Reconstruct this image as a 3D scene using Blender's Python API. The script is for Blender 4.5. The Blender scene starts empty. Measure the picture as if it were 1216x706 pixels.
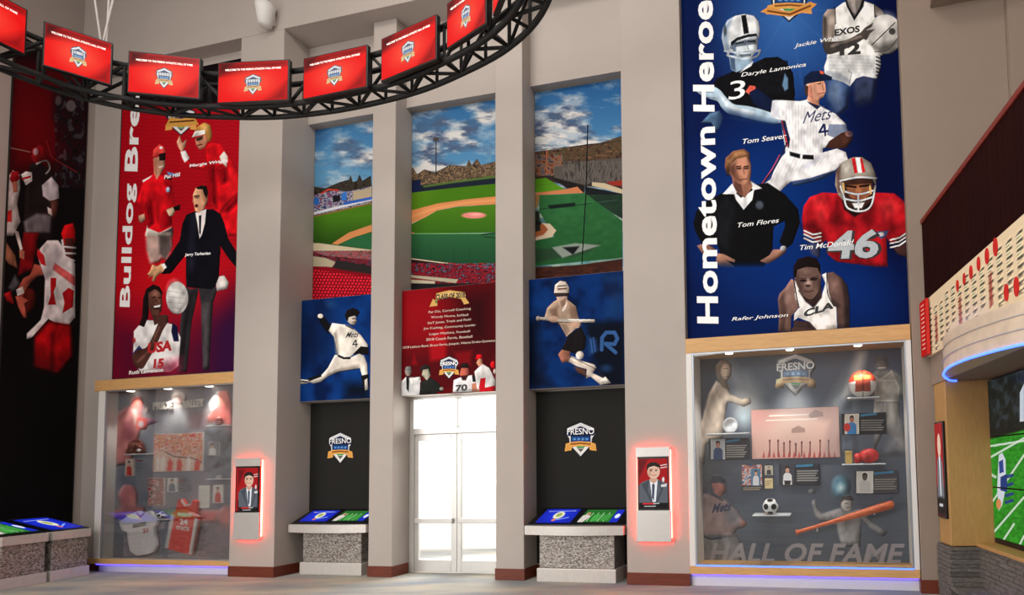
import bpy, bmesh, math, random
import numpy as np
from mathutils import Vector, Matrix

SC = bpy.context.scene
COL = SC.collection
random.seed(7); RNG = np.random.default_rng(7)
PI = math.pi

# ------------------------------------------------------------------ camera
FPX = 700.0                      # focal length in pixels of the 1216 x 706 frame
PPX, PPY = 835.0, 511.0          # where the lens axis meets the frame (shifted lens)
EYE = 1.69
cam_data = bpy.data.cameras.new('camera')
cam = bpy.data.objects.new('camera', cam_data); COL.objects.link(cam)
cam_data.sensor_fit = 'HORIZONTAL'; cam_data.sensor_width = 36.0
cam_data.lens = 36.0 * FPX / 1216.0
cam_data.shift_x = -(PPX - 608.0) / 1216.0
cam_data.shift_y = (PPY - 353.0) / 1216.0
cam_data.clip_start = 0.05; cam_data.clip_end = 300
CAMR = Matrix.Rotation(math.radians(90 + 3.2), 3, 'X') @ Matrix.Rotation(math.radians(-1.19), 3, 'Z')
cam.matrix_world = Matrix.Translation((0, 0, EYE)) @ CAMR.to_4x4()
SC.camera = cam

# ------------------------------------------------------------------ world, lights, exposure
world = bpy.data.worlds.new('daylight'); SC.world = world; world.use_nodes = True
bg = world.node_tree.nodes['Background']
bg.inputs[0].default_value = (1.0, 0.985, 0.95, 1); bg.inputs[1].default_value = 3.2
SC.view_settings.view_transform = 'Standard'; SC.view_settings.look = 'None'
SC.view_settings.gamma = 1.0; SC.view_settings.exposure = 0.0
SC.view_settings.use_curve_mapping = False
try:
    SC.cycles.max_bounces = 7; SC.cycles.diffuse_bounces = 4; SC.cycles.transparent_max_bounces = 12
    SC.cycles.caustics_reflective = False; SC.cycles.caustics_refractive = False
    SC.cycles.sample_clamp_indirect = 4.0
except Exception: pass

def area_light(name, loc, target, sx, sy, power, color):
    l = bpy.data.lights.new(name, 'AREA'); l.shape = 'RECTANGLE'; l.size = sx; l.size_y = sy
    l.energy = power; l.color = color
    o = bpy.data.objects.new(name, l); COL.objects.link(o); o.location = loc
    o.rotation_euler = (Vector(target) - Vector(loc)).to_track_quat('-Z', 'Y').to_euler()
    return o
# unseen daylight added behind and beside the visitor; ceiling lamps assumed, also unseen
area_light('added_rear_daylight', (-4.8, -7.45, 8.3), (-4.8, 10, 4.0), 11.5, 3.8, 400, (1.0, 0.985, 0.97))  # added light, set high to stay out of the case glass
area_light('added_side_daylight', (-11.5, -1.2, 3.0), (2, 5.0, 3.0), 10.2, 4.8, 640, (1.0, 0.985, 0.97))  # added light from the left, for brighter lower walls
for lx, ly in ((-8.2, 2.0), (-4.8, 4.6), (-1.2, 3.2)):
    area_light('ceiling_lamp_light', (lx, ly, 10.85), (lx, ly + .6, 0), 2.0, 2.0, 190, (1.0, 0.93, 0.86))
area_light('door_daylight', (-4.3, 11.2, 2.2), (-3.6, 6, 0.4), 2.0, 2.6, 300, (1.0, 0.97, 0.93))

# ------------------------------------------------------------------ small helpers
def lin(c):
    return tuple((x / 12.92 if x <= 0.04045 else ((x + 0.055) / 1.055) ** 2.4) for x in c)
def rgb(r, g, b): return lin((r / 255.0, g / 255.0, b / 255.0))

MATS = {}
def mat(name, col, rough=0.5, metal=0.0, noise=0.0, scale=6.0, bump=0.0, col2=None, spec=0.4, emit=None, estr=0.0, stretch=(1, 1, 1), bscale=None):
    if name in MATS: return MATS[name]
    m = bpy.data.materials.new(name); m.use_nodes = True; MATS[name] = m
    nt = m.node_tree; N = nt.nodes; L = nt.links; p = N['Principled BSDF']
    p.inputs['Base Color'].default_value = (*col, 1); p.inputs['Roughness'].default_value = rough
    p.inputs['Metallic'].default_value = metal; p.inputs['Specular IOR Level'].default_value = spec
    tc = N.new('ShaderNodeTexCoord'); mp = N.new('ShaderNodeMapping'); mp.inputs['Scale'].default_value = stretch
    L.new(tc.outputs['Object'], mp.inputs['Vector'])
    nz = N.new('ShaderNodeTexNoise'); nz.inputs['Scale'].default_value = scale; nz.inputs['Detail'].default_value = 4
    L.new(mp.outputs['Vector'], nz.inputs['Vector'])
    if col2 is None: col2 = tuple(x * (1 - noise) for x in col)
    if noise > 0:
        r = N.new('ShaderNodeValToRGB'); r.color_ramp.elements[0].position = .32; r.color_ramp.elements[1].position = .68
        r.color_ramp.elements[0].color = (*col2, 1); r.color_ramp.elements[1].color = (*col, 1)
        L.new(nz.outputs['Fac'], r.inputs['Fac']); L.new(r.outputs['Color'], p.inputs['Base Color'])
    if bump > 0:
        b = N.new('ShaderNodeBump'); b.inputs['Strength'].default_value = bump; b.inputs['Distance'].default_value = .02
        n2 = nz
        if bscale:
            n2 = N.new('ShaderNodeTexNoise'); n2.inputs['Scale'].default_value = bscale; L.new(mp.outputs['Vector'], n2.inputs['Vector'])
        L.new(n2.outputs['Fac'], b.inputs['Height']); L.new(b.outputs['Normal'], p.inputs['Normal'])
    if emit is not None:
        p.inputs['Emission Color'].default_value = (*emit, 1); p.inputs['Emission Strength'].default_value = estr
    return m

def ink_mat(name, rough=0.7, glow=0.0, spec=0.06):
    """flat print: the ink colours are stored on the mesh in the colour attribute 'ink'"""
    if name in MATS: return MATS[name]
    m = bpy.data.materials.new(name); m.use_nodes = True; MATS[name] = m
    N = m.node_tree.nodes; L = m.node_tree.links; p = N['Principled BSDF']
    a = N.new('ShaderNodeAttribute'); a.attribute_name = 'ink'
    p.inputs['Roughness'].default_value = rough; p.inputs['Specular IOR Level'].default_value = spec
    if glow > 0:
        p.inputs['Base Color'].default_value = (.01, .01, .01, 1)
        L.new(a.outputs['Color'], p.inputs['Emission Color']); p.inputs['Emission Strength'].default_value = glow
    else:
        L.new(a.outputs['Color'], p.inputs['Base Color'])
    return m

def glass_mat(name, tint=(1, 1, 1), refl=0.06, rough=0.03):
    m = bpy.data.materials.new(name); m.use_nodes = True; MATS[name] = m
    N = m.node_tree.nodes; L = m.node_tree.links; N.remove(N['Principled BSDF'])
    t = N.new('ShaderNodeBsdfTransparent'); t.inputs[0].default_value = (*tint, 1)
    g = N.new('ShaderNodeBsdfGlossy'); g.inputs['Roughness'].default_value = rough
    lw = N.new('ShaderNodeLayerWeight'); lw.inputs[0].default_value = .25
    ad = N.new('ShaderNodeMath'); ad.operation = 'MULTIPLY_ADD'; ad.inputs[1].default_value = .5; ad.inputs[2].default_value = refl
    L.new(lw.outputs['Fresnel'], ad.inputs[0])
    mx = N.new('ShaderNodeMixShader'); L.new(ad.outputs[0], mx.inputs[0]); L.new(t.outputs[0], mx.inputs[1]); L.new(g.outputs[0], mx.inputs[2])
    L.new(mx.outputs[0], N['Material Output'].inputs['Surface'])
    return m

class Frame:
    """local axes: s along a wall (to the viewer's right), e into the wall, z up"""
    def __init__(self, ox, oy, deg):
        a = math.radians(deg); self.a = a; self.o = Vector((ox, oy, 0))
        self.t = Vector((math.cos(a), math.sin(a), 0)); self.n = Vector((-math.sin(a), math.cos(a), 0))
    def w(self, s, e, z): return self.o + self.t * s + self.n * e + Vector((0, 0, z))
    def hit(self, px, py, e=0.0):
        d = CAMR @ Vector(((px - PPX) / FPX, -(py - PPY) / FPX, -1.0)); c = Vector((0, 0, EYE))
        k = ((self.o - c).dot(self.n) + e) / d.dot(self.n); q = c + d * k - self.o
        return q.dot(self.t), q.z
MAIN = Frame(-2.76, 8.95, -12.4)
LEFT = Frame(-11.45, 10.75, 90.0)
RIGHT = Frame(2.86, 7.42, -93.7)
ROOM = Frame(0, 0, 0.0)

CR_ = np.array([[CAMR[i][j] for j in range(3)] for i in range(3)])
def survey(P):
    """photo coordinates of world points, used to lay out the drawings of the prints on their panels"""
    c = (P - np.array([0, 0, EYE])) @ CR_
    return PPX + FPX * c[:, 0] / -c[:, 2], PPY - FPX * c[:, 1] / -c[:, 2]

BASE = {}
def thing(name, label, cat, fr, base, group=None, kind=None):
    o = bpy.data.objects.new(name, None); COL.objects.link(o); o.empty_display_size = .1
    o.location = fr.w(*base); o.rotation_euler = (0, 0, fr.a)
    BASE[o] = (fr, Vector(base))
    if kind: o['kind'] = kind
    if label: o['label'] = label
    if cat: o['category'] = cat
    if group: o['group'] = group
    return o

def link_mesh(name, me, parent, fr, base, label=None, cat=None, group=None, kind=None):
    """mesh vertices are already relative to base, in frame axes"""
    o = bpy.data.objects.new(name, me); COL.objects.link(o)
    if parent is not None:
        o.parent = parent
    else:
        o.location = fr.w(*base); o.rotation_euler = (0, 0, fr.a)
    BASE[o] = (fr, Vector(base))
    if label: o['label'] = label
    if cat: o['category'] = cat
    if group: o['group'] = group
    if kind: o['kind'] = kind
    return o

class B:
    """collects shapes in frame coordinates (s, e, z); obj() links them as ONE mesh object"""
    def __init__(self): self.bm = bmesh.new()
    def box(self, s0, s1, e0, e1, z0, z1, bev=0.0, seg=2):
        b = bmesh.new(); r = bmesh.ops.create_cube(b, size=1)
        for v in b.verts: v.co = Vector(((s0 + s1) / 2 + v.co.x * (s1 - s0), (e0 + e1) / 2 + v.co.y * (e1 - e0), (z0 + z1) / 2 + v.co.z * (z1 - z0)))
        if bev > 0: bmesh.ops.bevel(b, geom=list(b.edges), offset=bev, segments=seg, affect='EDGES', profile=.6)
        self._add(b); return self
    def _add(self, b):
        me = bpy.data.meshes.new('tmp'); b.to_mesh(me); b.free(); self.bm.from_mesh(me); bpy.data.meshes.remove(me)
    def raw(self, verts, faces):
        vs = [self.bm.verts.new(v) for v in verts]
        for f in faces:
            try: self.bm.faces.new([vs[i] for i in f])
            except ValueError: pass
        return self
    def prism(self, pts, e0, e1, bev=0.0):
        """outline in (s, z), pushed from e0 to e1"""
        n = len(pts); b = bmesh.new()
        f = [b.verts.new((p[0], e0, p[1])) for p in pts]; k = [b.verts.new((p[0], e1, p[1])) for p in pts]
        b.faces.new(f); b.faces.new(k[::-1])
        for i in range(n): b.faces.new((f[i], k[i], k[(i + 1) % n], f[(i + 1) % n]))
        bmesh.ops.recalc_face_normals(b, faces=b.faces)
        if bev > 0: bmesh.ops.bevel(b, geom=list(b.edges), offset=bev, segments=2, affect='EDGES')
        self._add(b); return self
    def plan(self, pts, z0, z1):
        """outline in (s, e), raised from z0 to z1"""
        n = len(pts); b = bmesh.new()
        f = [b.verts.new((p[0], p[1], z0)) for p in pts]; k = [b.verts.new((p[0], p[1], z1)) for p in pts]
        b.faces.new(f); b.faces.new(k[::-1])
        for i in range(n): b.faces.new((f[i], k[i], k[(i + 1) % n], f[(i + 1) % n]))
        bmesh.ops.recalc_face_normals(b, faces=b.faces)
        self._add(b); return self
    def cyl(self, p0, p1, r0, r1=None, seg=16):
        r1 = r0 if r1 is None else r1; p0 = Vector(p0); p1 = Vector(p1); d = p1 - p0
        b = bmesh.new(); bmesh.ops.create_cone(b, cap_ends=True, segments=seg, radius1=r0, radius2=r1, depth=d.length)
        q = d.to_track_quat('Z', 'Y').to_matrix().to_4x4(); q.translation = (p0 + p1) / 2
        bmesh.ops.transform(b, matrix=q, verts=b.verts); self._add(b); return self
    def sphere(self, c, r, sc=(1, 1, 1), u=20, v=14):
        b = bmesh.new(); bmesh.ops.create_uvsphere(b, u_segments=u, v_segments=v, radius=r)
        for x in b.verts: x.co = Vector((c[0] + x.co.x * sc[0], c[1] + x.co.y * sc[1], c[2] + x.co.z * sc[2]))
        self._add(b); return self
    def ico(self, c, r, sub=3):
        b = bmesh.new(); bmesh.ops.create_icosphere(b, subdivisions=sub, radius=r)
        for x in b.verts: x.co += Vector(c)
        self._add(b); return self
    def tube(self, pts, r, seg=8, closed=False):
        pts = [Vector(p) for p in pts]; n = len(pts); rings = []; b = bmesh.new()
        rr = r if hasattr(r, '__len__') else [r] * n
        for i, p in enumerate(pts):
            if closed: d = pts[(i + 1) % n] - pts[i - 1]
            else: d = pts[min(i + 1, n - 1)] - pts[max(i - 1, 0)]
            d.normalize(); up = Vector((0, 0, 1)) if abs(d.z) < .95 else Vector((0, 1, 0))
            x = d.cross(up).normalized(); y = x.cross(d)
            rings.append([b.verts.new(p + (x * math.cos(a) + y * math.sin(a)) * rr[i]) for a in [2 * PI * k / seg for k in range(seg)]])
        for i in range(n if closed else n - 1):
            A, D = rings[i], rings[(i + 1) % n]
            for k in range(seg): b.faces.new((A[k], A[(k + 1) % seg], D[(k + 1) % seg], D[k]))
        if not closed: b.faces.new(rings[0][::-1]); b.faces.new(rings[-1])
        bmesh.ops.recalc_face_normals(b, faces=b.faces); self._add(b); return self
    def lathe(self, prof, c, axis='z', seg=24):
        """profile of (radius, along) turned round an axis through c"""
        b = bmesh.new(); rings = []
        for r, h in prof:
            ring = []
            for k in range(seg):
                a = 2 * PI * k / seg; x, y = r * math.cos(a), r * math.sin(a)
                v = {'z': (x, y, h), 's': (h, x, y), 'e': (x, h, y)}[axis]
                ring.append(b.verts.new((c[0] + v[0], c[1] + v[1], c[2] + v[2])))
            rings.append(ring)
        for A, D in zip(rings, rings[1:]):
            for k in range(seg): b.faces.new((A[k], A[(k + 1) % seg], D[(k + 1) % seg], D[k]))
        b.faces.new(rings[0][::-1]); b.faces.new(rings[-1])
        bmesh.ops.recalc_face_normals(b, faces=b.faces); self._add(b); return self
    def move(self, m):
        bmesh.ops.transform(self.bm, matrix=m, verts=self.bm.verts); return self
    def obj(self, name, m, parent=None, fr=None, base=None, smooth=False, **kw):
        if parent is not None: fr, base = BASE[parent]
        else:
            fr = fr or MAIN
            if base is None:
                xs = [v.co for v in self.bm.verts]
                base = (sum(v.x for v in xs) / len(xs), sum(v.y for v in xs) / len(xs), min(v.z for v in xs))
        base = Vector(base)
        for v in self.bm.verts: v.co -= base
        me = bpy.data.meshes.new(name); self.bm.to_mesh(me); self.bm.free()
        if smooth:
            for p in me.polygons: p.use_smooth = True
        me.materials.append(m if not isinstance(m, str) else MATS[m])
        return link_mesh(name, me, parent, fr, base, **kw)

# ------------------------------------------------------------------ prints
def _noise(x, y, seed):
    xi = np.floor(x).astype(np.int64); yi = np.floor(y).astype(np.int64); fx = x - xi; fy = y - yi
    def h(a, b):
        v = (a * 374761393 + b * 668265263 + seed * 974634) & 0x7fffffff
        v = ((v ^ (v >> 13)) * 1274126177) & 0x7fffffff
        return ((v ^ (v >> 16)) & 0xffff) / 65535.0
    fx = fx * fx * (3 - 2 * fx); fy = fy * fy * (3 - 2 * fy)
    return (h(xi, yi) * (1 - fx) + h(xi + 1, yi) * fx) * (1 - fy) + (h(xi, yi + 1) * (1 - fx) + h(xi + 1, yi + 1) * fx) * fy
def fnoise(x, y, seed, oct=3):
    a, t, s = 1.0, 0, 0
    for k in range(oct):
        s = s + a * _noise(x * 2 ** k, y * 2 ** k, seed + k * 17); t += a; a *= .55
    return s / t

class Canvas:
    """paints ink colours on a set of points; shapes are given in drawing coordinates"""
    def __init__(self, x, y):
        self.x, self.y = x, y; self.c = np.zeros((len(x), 3)); self.z(0, 0, 1)
    def z(self, x0, y0, k): self.zx, self.zy, self.k = x0, y0, float(k); return self
    def pt(self, p): return (self.zx + p[0] / self.k, self.zy + p[1] / self.k)
    def fill(self, col): self.c[:] = np.array(col) / 255.0; return self
    def keep(self): self.bg = self.c.copy(); return self
    def fade(self, pts, soft=9):
        """lets the figures vanish into the ground kept before them"""
        i, al = self.mask(pts, soft); self._mix(i, al, self.bg[i])
        if hasattr(self, 'fm'): self.fm[i] *= 1 - al
        return self
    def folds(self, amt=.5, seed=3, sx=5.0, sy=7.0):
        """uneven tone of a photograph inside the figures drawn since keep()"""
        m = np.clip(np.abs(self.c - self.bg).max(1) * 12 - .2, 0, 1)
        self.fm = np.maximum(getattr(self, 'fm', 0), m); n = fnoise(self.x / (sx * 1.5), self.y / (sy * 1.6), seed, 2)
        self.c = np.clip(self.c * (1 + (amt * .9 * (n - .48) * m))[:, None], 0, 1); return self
    def _mix(self, idx, a, col):
        col = np.asarray(col, float)
        if col.ndim == 1: col = col[None, :] / 255.0
        self.c[idx] = self.c[idx] * (1 - a[:, None]) + col * a[:, None]
    def _box(self, x0, x1, y0, y1): return np.nonzero((self.x > x0) & (self.x < x1) & (self.y > y0) & (self.y < y1))[0]
    def mask(self, pts, soft):
        P = np.array([self.pt(p) for p in pts]); m = soft + .5
        i = self._box(P[:, 0].min() - m, P[:, 0].max() + m, P[:, 1].min() - m, P[:, 1].max() + m)
        if not len(i): return i, np.zeros(0)
        X, Y = self.x[i], self.y[i]; ins = np.zeros(len(i), bool); d2 = np.full(len(i), 1e9)
        for (ax, ay), (bx, by) in zip(P, np.roll(P, -1, 0)):
            dx, dy = bx - ax, by - ay
            if dy != 0:
                c = ((ay > Y) != (by > Y)) & (X < dx * (Y - ay) / dy + ax); ins ^= c
            L = dx * dx + dy * dy + 1e-12; t = np.clip(((X - ax) * dx + (Y - ay) * dy) / L, 0, 1)
            d2 = np.minimum(d2, (X - ax - t * dx) ** 2 + (Y - ay - t * dy) ** 2)
        sd = np.sqrt(d2) * np.where(ins, 1, -1)
        return i, np.clip(sd / soft + .5, 0, 1)
    def poly(self, pts, col, soft=.9, a=1.0, smooth=False, g=None, tex=0, ts=3.0):
        """g = (p0, p1, col2): blends col at p0 to col2 at p1"""
        if smooth: pts = curve_pts(pts)
        i, al = self.mask(pts, soft)
        if not len(i): return self
        C = np.tile(np.array(col, float) / 255.0, (len(i), 1))
        if g:
            (x0, y0), (x1, y1) = self.pt(g[0]), self.pt(g[1]); dx, dy = x1 - x0, y1 - y0
            t = np.clip(((self.x[i] - x0) * dx + (self.y[i] - y0) * dy) / (dx * dx + dy * dy), 0, 1)[:, None]
            C = C * (1 - t) + np.array(g[2], float) / 255.0 * t
        if tex: C = np.clip(C * (1 + tex * (fnoise(self.x[i] / ts, self.y[i] / ts, 5) - .5)[:, None] * 2), 0, 1)
        self._mix(i, al * a, C); return self
    def ell(self, cx, cy, rx, ry, col, soft=.9, a=1.0, rot=0.0):
        (x, y) = self.pt((cx, cy)); rx /= self.k; ry /= self.k; R = max(rx, ry) + soft
        i = self._box(x - R, x + R, y - R, y + R)
        if not len(i): return self
        c, s = math.cos(math.radians(rot)), math.sin(math.radians(rot))
        u = (self.x[i] - x) * c + (self.y[i] - y) * s; v = -(self.x[i] - x) * s + (self.y[i] - y) * c
        d = (1 - np.sqrt((u / rx) ** 2 + (v / ry) ** 2)) * min(rx, ry)
        self._mix(i, np.clip(d / soft + .5, 0, 1) * a, col); return self
    def glow(self, cx, cy, rx, ry, col, a=1.0, p=1.0):
        (x, y) = self.pt((cx, cy)); rx /= self.k; ry /= self.k
        i = self._box(x - rx, x + rx, y - ry, y + ry)
        d = np.clip(1 - np.sqrt(((self.x[i] - x) / rx) ** 2 + ((self.y[i] - y) / ry) ** 2), 0, 1) ** p
        self._mix(i, d * a, col); return self
    def line(self, pts, w, col, a=1.0, soft=.6, smooth=False):
        if smooth: pts = curve_pts(pts, closed=False)
        P = [self.pt(p) for p in pts]; w = w / self.k / 2
        xs = [p[0] for p in P]; ys = [p[1] for p in P]; m = w + soft
        i = self._box(min(xs) - m, max(xs) + m, min(ys) - m, max(ys) + m)
        if not len(i): return self
        X, Y = self.x[i], self.y[i]; d2 = np.full(len(i), 1e9)
        for (ax, ay), (bx, by) in zip(P, P[1:]):
            dx, dy = bx - ax, by - ay; L = dx * dx + dy * dy + 1e-12; t = np.clip(((X - ax) * dx + (Y - ay) * dy) / L, 0, 1)
            d2 = np.minimum(d2, (X - ax - t * dx) ** 2 + (Y - ay - t * dy) ** 2)
        self._mix(i, np.clip((w - np.sqrt(d2)) / soft + .5, 0, 1) * a, col); return self
    def grain(self, x0, y0, x1, y1, sx, sy, cols, seed=1, a=1.0, oct=3, lo=.25, hi=.75, clip=None):
        """noise texture between a list of colours"""
        (x0, y0), (x1, y1) = self.pt((x0, y0)), self.pt((x1, y1)); i = self._box(x0, x1, y0, y1); al = np.full(len(i), a)
        if clip is not None:
            i, al = self.mask(clip, .9); al = al * a
        t = np.clip((fnoise(self.x[i] / sx, self.y[i] / sy, seed, oct) - lo) / (hi - lo), 0, 1) * (len(cols) - 1)
        C = np.array(cols, float) / 255.0; k = np.minimum(t.astype(int), len(cols) - 2); f = (t - k)[:, None]
        self._mix(i, al, C[k] * (1 - f) + C[k + 1] * f); return self

def curve_pts(pts, closed=True, n=5):
    P = np.array(pts, float); N = len(P); o = []
    for i in range(N if closed else N - 1):
        q = (lambda j: P[j % N]) if closed else (lambda j: P[min(max(j, 0), N - 1)])
        a, b, c, d = q(i - 1), q(i), q(i + 1), q(i + 2)
        for k in range(n):
            t = k / n; o.append(.5 * ((2 * b) + (c - a) * t + (2 * a - 5 * b + 4 * c - d) * t * t + (3 * b - a - 3 * c + d) * t ** 3))
    if not closed: o.append(P[-1])
    return o

def print_sheet(name, fr, p, U, V, draw, m, parent, cell=.011, local=False, sharp=.9, **kw):
    """a flat sheet p + u U + v V (frame coords) carrying a print; drawn in photo coordinates, or 0..1 (v down) if local"""
    p, U, V = Vector(p), Vector(U), Vector(V)
    nu = max(2, int(U.length / cell)) + 1; nv = max(2, int(V.length / cell)) + 1
    u, v = np.meshgrid(np.linspace(0, 1, nu), np.linspace(0, 1, nv)); u = u.ravel(); v = v.ravel()
    co = np.array(p)[None] + u[:, None] * np.array(U)[None] + v[:, None] * np.array(V)[None]
    if local: c = Canvas(u * 100, (1 - v) * 100)
    else:
        Wd = np.array(fr.o)[None] + co[:, :1] * np.array(fr.t)[None] + co[:, 1:2] * np.array(fr.n)[None]; Wd[:, 2] = co[:, 2]
        x, y = survey(Wd); c = Canvas(x, y)
    draw(c)
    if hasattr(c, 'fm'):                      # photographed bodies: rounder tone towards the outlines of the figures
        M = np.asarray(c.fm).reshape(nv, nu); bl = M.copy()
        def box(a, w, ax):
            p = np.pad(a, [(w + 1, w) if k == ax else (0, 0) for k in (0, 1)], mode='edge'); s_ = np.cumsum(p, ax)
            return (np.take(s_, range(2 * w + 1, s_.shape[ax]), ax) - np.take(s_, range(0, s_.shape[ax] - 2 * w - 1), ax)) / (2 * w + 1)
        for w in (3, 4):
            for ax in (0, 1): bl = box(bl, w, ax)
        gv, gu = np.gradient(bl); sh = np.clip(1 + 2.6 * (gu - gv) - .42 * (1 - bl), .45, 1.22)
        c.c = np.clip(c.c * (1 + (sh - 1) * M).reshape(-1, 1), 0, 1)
    if sharp > 0:
        g = c.c.reshape(nv, nu, 3); bl = g.copy()
        for ax in (0, 1): bl = (np.roll(bl, 1, ax) + bl + np.roll(bl, -1, ax)) / 3
        h = g + sharp * (g - bl); h[0], h[-1], h[:, 0], h[:, -1] = g[0], g[-1], g[:, 0], g[:, -1]; c.c = np.clip(h, 0, 1).reshape(-1, 3)
    base = BASE[parent][1] if parent is not None else Vector(kw.pop('base', p))
    me = bpy.data.meshes.new(name); co = co - np.array(base)[None]
    k = (np.arange(nv - 1)[:, None] * nu + np.arange(nu - 1)[None]).ravel()
    q = np.stack([k, k + 1, k + 1 + nu, k + nu], 1).ravel()
    me.vertices.add(len(co)); me.vertices.foreach_set('co', co.ravel().astype(np.float32))
    me.loops.add(len(q)); me.loops.foreach_set('vertex_index', q.astype(np.int32))
    me.polygons.add(len(k)); me.polygons.foreach_set('loop_start', np.arange(0, len(q), 4, dtype=np.int32)); 
    me.update(calc_edges=True); me.validate()
    at = me.color_attributes.new('ink', 'FLOAT_COLOR', 'POINT')
    s = np.clip(c.c, 0, 1); s = np.where(s <= .04045, s / 12.92, ((s + .055) / 1.055) ** 2.4)
    at.data.foreach_set('color', np.c_[s, np.ones(len(s))].ravel().astype(np.float32))
    me.materials.append(m)
    return link_mesh(name, me, parent, fr, base, **kw)

_TXT = {}
def text_geo(s, bold=0.0, shear=0.0, space=1.0):
    key = (s, bold, shear, space)
    if key in _TXT: return _TXT[key]
    cu = bpy.data.curves.new('t', 'FONT'); cu.body = s; cu.size = 1; cu.offset = bold; cu.shear = shear; cu.space_character = space
    cu.resolution_u = 3; cu.fill_mode = 'FRONT'
    o = bpy.data.objects.new('t', cu); COL.objects.link(o)
    dg = bpy.context.evaluated_depsgraph_get(); me = bpy.data.meshes.new_from_object(o.evaluated_get(dg))
    bw = bmesh.new(); bw.from_mesh(me); bmesh.ops.remove_doubles(bw, verts=bw.verts, dist=1e-4); bw.to_mesh(me); bw.free()
    v = [x.co.copy() for x in me.vertices]; f = [tuple(p.vertices) for p in me.polygons]
    COL.objects.unlink(o); bpy.data.objects.remove(o); bpy.data.curves.remove(cu); bpy.data.meshes.remove(me)
    x0 = min(q.x for q in v); x1 = max(q.x for q in v); y0 = min(q.y for q in v); y1 = max(q.y for q in v)
    v = [((q.x - x0) / (x1 - x0), (q.y - y0) / (y1 - y0)) for q in v]
    _TXT[key] = (v, f); return v, f

def lettering(s, fr, e, a, b, up, m, parent, bold=.02, shear=0.0, space=1.0, name='lettering', thick=0.0):
    """text filling the strip from photo point a (start of baseline) to b (end) with height vector up (photo px)"""
    A = fr.hit(*a, e); Bq = fr.hit(*b, e); Cq = fr.hit(a[0] + up[0], a[1] + up[1], e)
    v, f = text_geo(s, bold, shear, space); ba = BASE[parent][1]
    vs = [(A[0] + x * (Bq[0] - A[0]) + y * (Cq[0] - A[0]) - ba[0], e - ba[1], A[1] + x * (Bq[1] - A[1]) + y * (Cq[1] - A[1]) - ba[2]) for x, y in v]
    me = bpy.data.meshes.new(name); me.from_pydata(vs, [], f); me.update()
    me.materials.append(m)
    o = link_mesh(name, me, parent, fr, ba)
    if thick > 0:
        md = o.modifiers.new('thickness', 'SOLIDIFY'); md.thickness = thick; md.offset = 0
    return o
# ------------------------------------------------------------------ materials
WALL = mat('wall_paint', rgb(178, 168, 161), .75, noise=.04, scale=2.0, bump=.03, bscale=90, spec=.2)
WALLD = mat('wall_paint_shaded', rgb(148, 131, 118), .75, noise=.04, scale=2.0, bump=.03, bscale=90, spec=.2)  # wall paint with the shade of the right end put into its colour
CEIL = mat('ceiling_paint', rgb(205, 202, 198), .8, noise=.03)
FLOOR = mat('carpet', rgb(186, 178, 160), .9, noise=.5, scale=1.3, col2=rgb(132, 138, 146), bump=.4, bscale=140, stretch=(.5, 1.6, 1), spec=.15)
PAVE = mat('pavement', rgb(225, 220, 205), .9, noise=.08, scale=3)
BASEB = mat('baseboard_wood', rgb(112, 48, 28), .45, noise=.3, scale=5, stretch=(1, 1, 8))
OAK = mat('oak', rgb(214, 166, 108), .45, noise=.16, scale=5, stretch=(1.2, 6, 14))
WHITE = mat('white_paint', rgb(225, 222, 218), .5, noise=.03)
STEEL = mat('brushed_steel', rgb(206, 202, 198), .42, metal=.45, noise=.14, scale=8, stretch=(1, 4, 60))
BLACK = mat('black_metal', rgb(15, 13, 12), .7, metal=.0, noise=.15)
BLACKP = mat('black_plastic', rgb(16, 16, 17), .35, noise=.1)
MAROON = mat('maroon_cladding', rgb(36, 8, 6), .85, spec=.08, noise=.3, scale=4, stretch=(1, 1, .3))
TAN = mat('tan_veneer', rgb(186, 142, 86), .5, noise=.14, scale=6, stretch=(6, 6, 1))
STONEW = mat('silver_leaf_bulkhead', rgb(222, 202, 180), .45, metal=.2, noise=.15, scale=9)
INK = ink_mat('banner_print'); INKC = ink_mat('case_print', .6)
WHITEINK = mat('white_ink', rgb(250, 250, 250), .5, noise=.02)
BLACKINK = mat('black_ink', rgb(18, 16, 16), .5, noise=.02)
GLASS = glass_mat('case_glass', (.97, .98, .98), .055, .015)
DGLASS = glass_mat('door_glass', (.98, .99, .99), .03, .01)
ALU = mat('door_aluminium', rgb(214, 212, 208), .4, metal=.4, noise=.05)
LEDV = mat('violet_led', rgb(120, 110, 255), .5, emit=rgb(78, 60, 255), estr=5)
LEDB = mat('blue_led', rgb(90, 120, 255), .5, emit=rgb(50, 86, 255), estr=5)
LEDR = mat('red_led', rgb(255, 60, 50), .5, emit=rgb(255, 52, 44), estr=100)
LAMPW = mat('downlight_lens', rgb(255, 250, 240), .4, emit=rgb(255, 246, 232), estr=9)

ZC = 11.0; ZS = 9.22; ZB = 7.82
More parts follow.
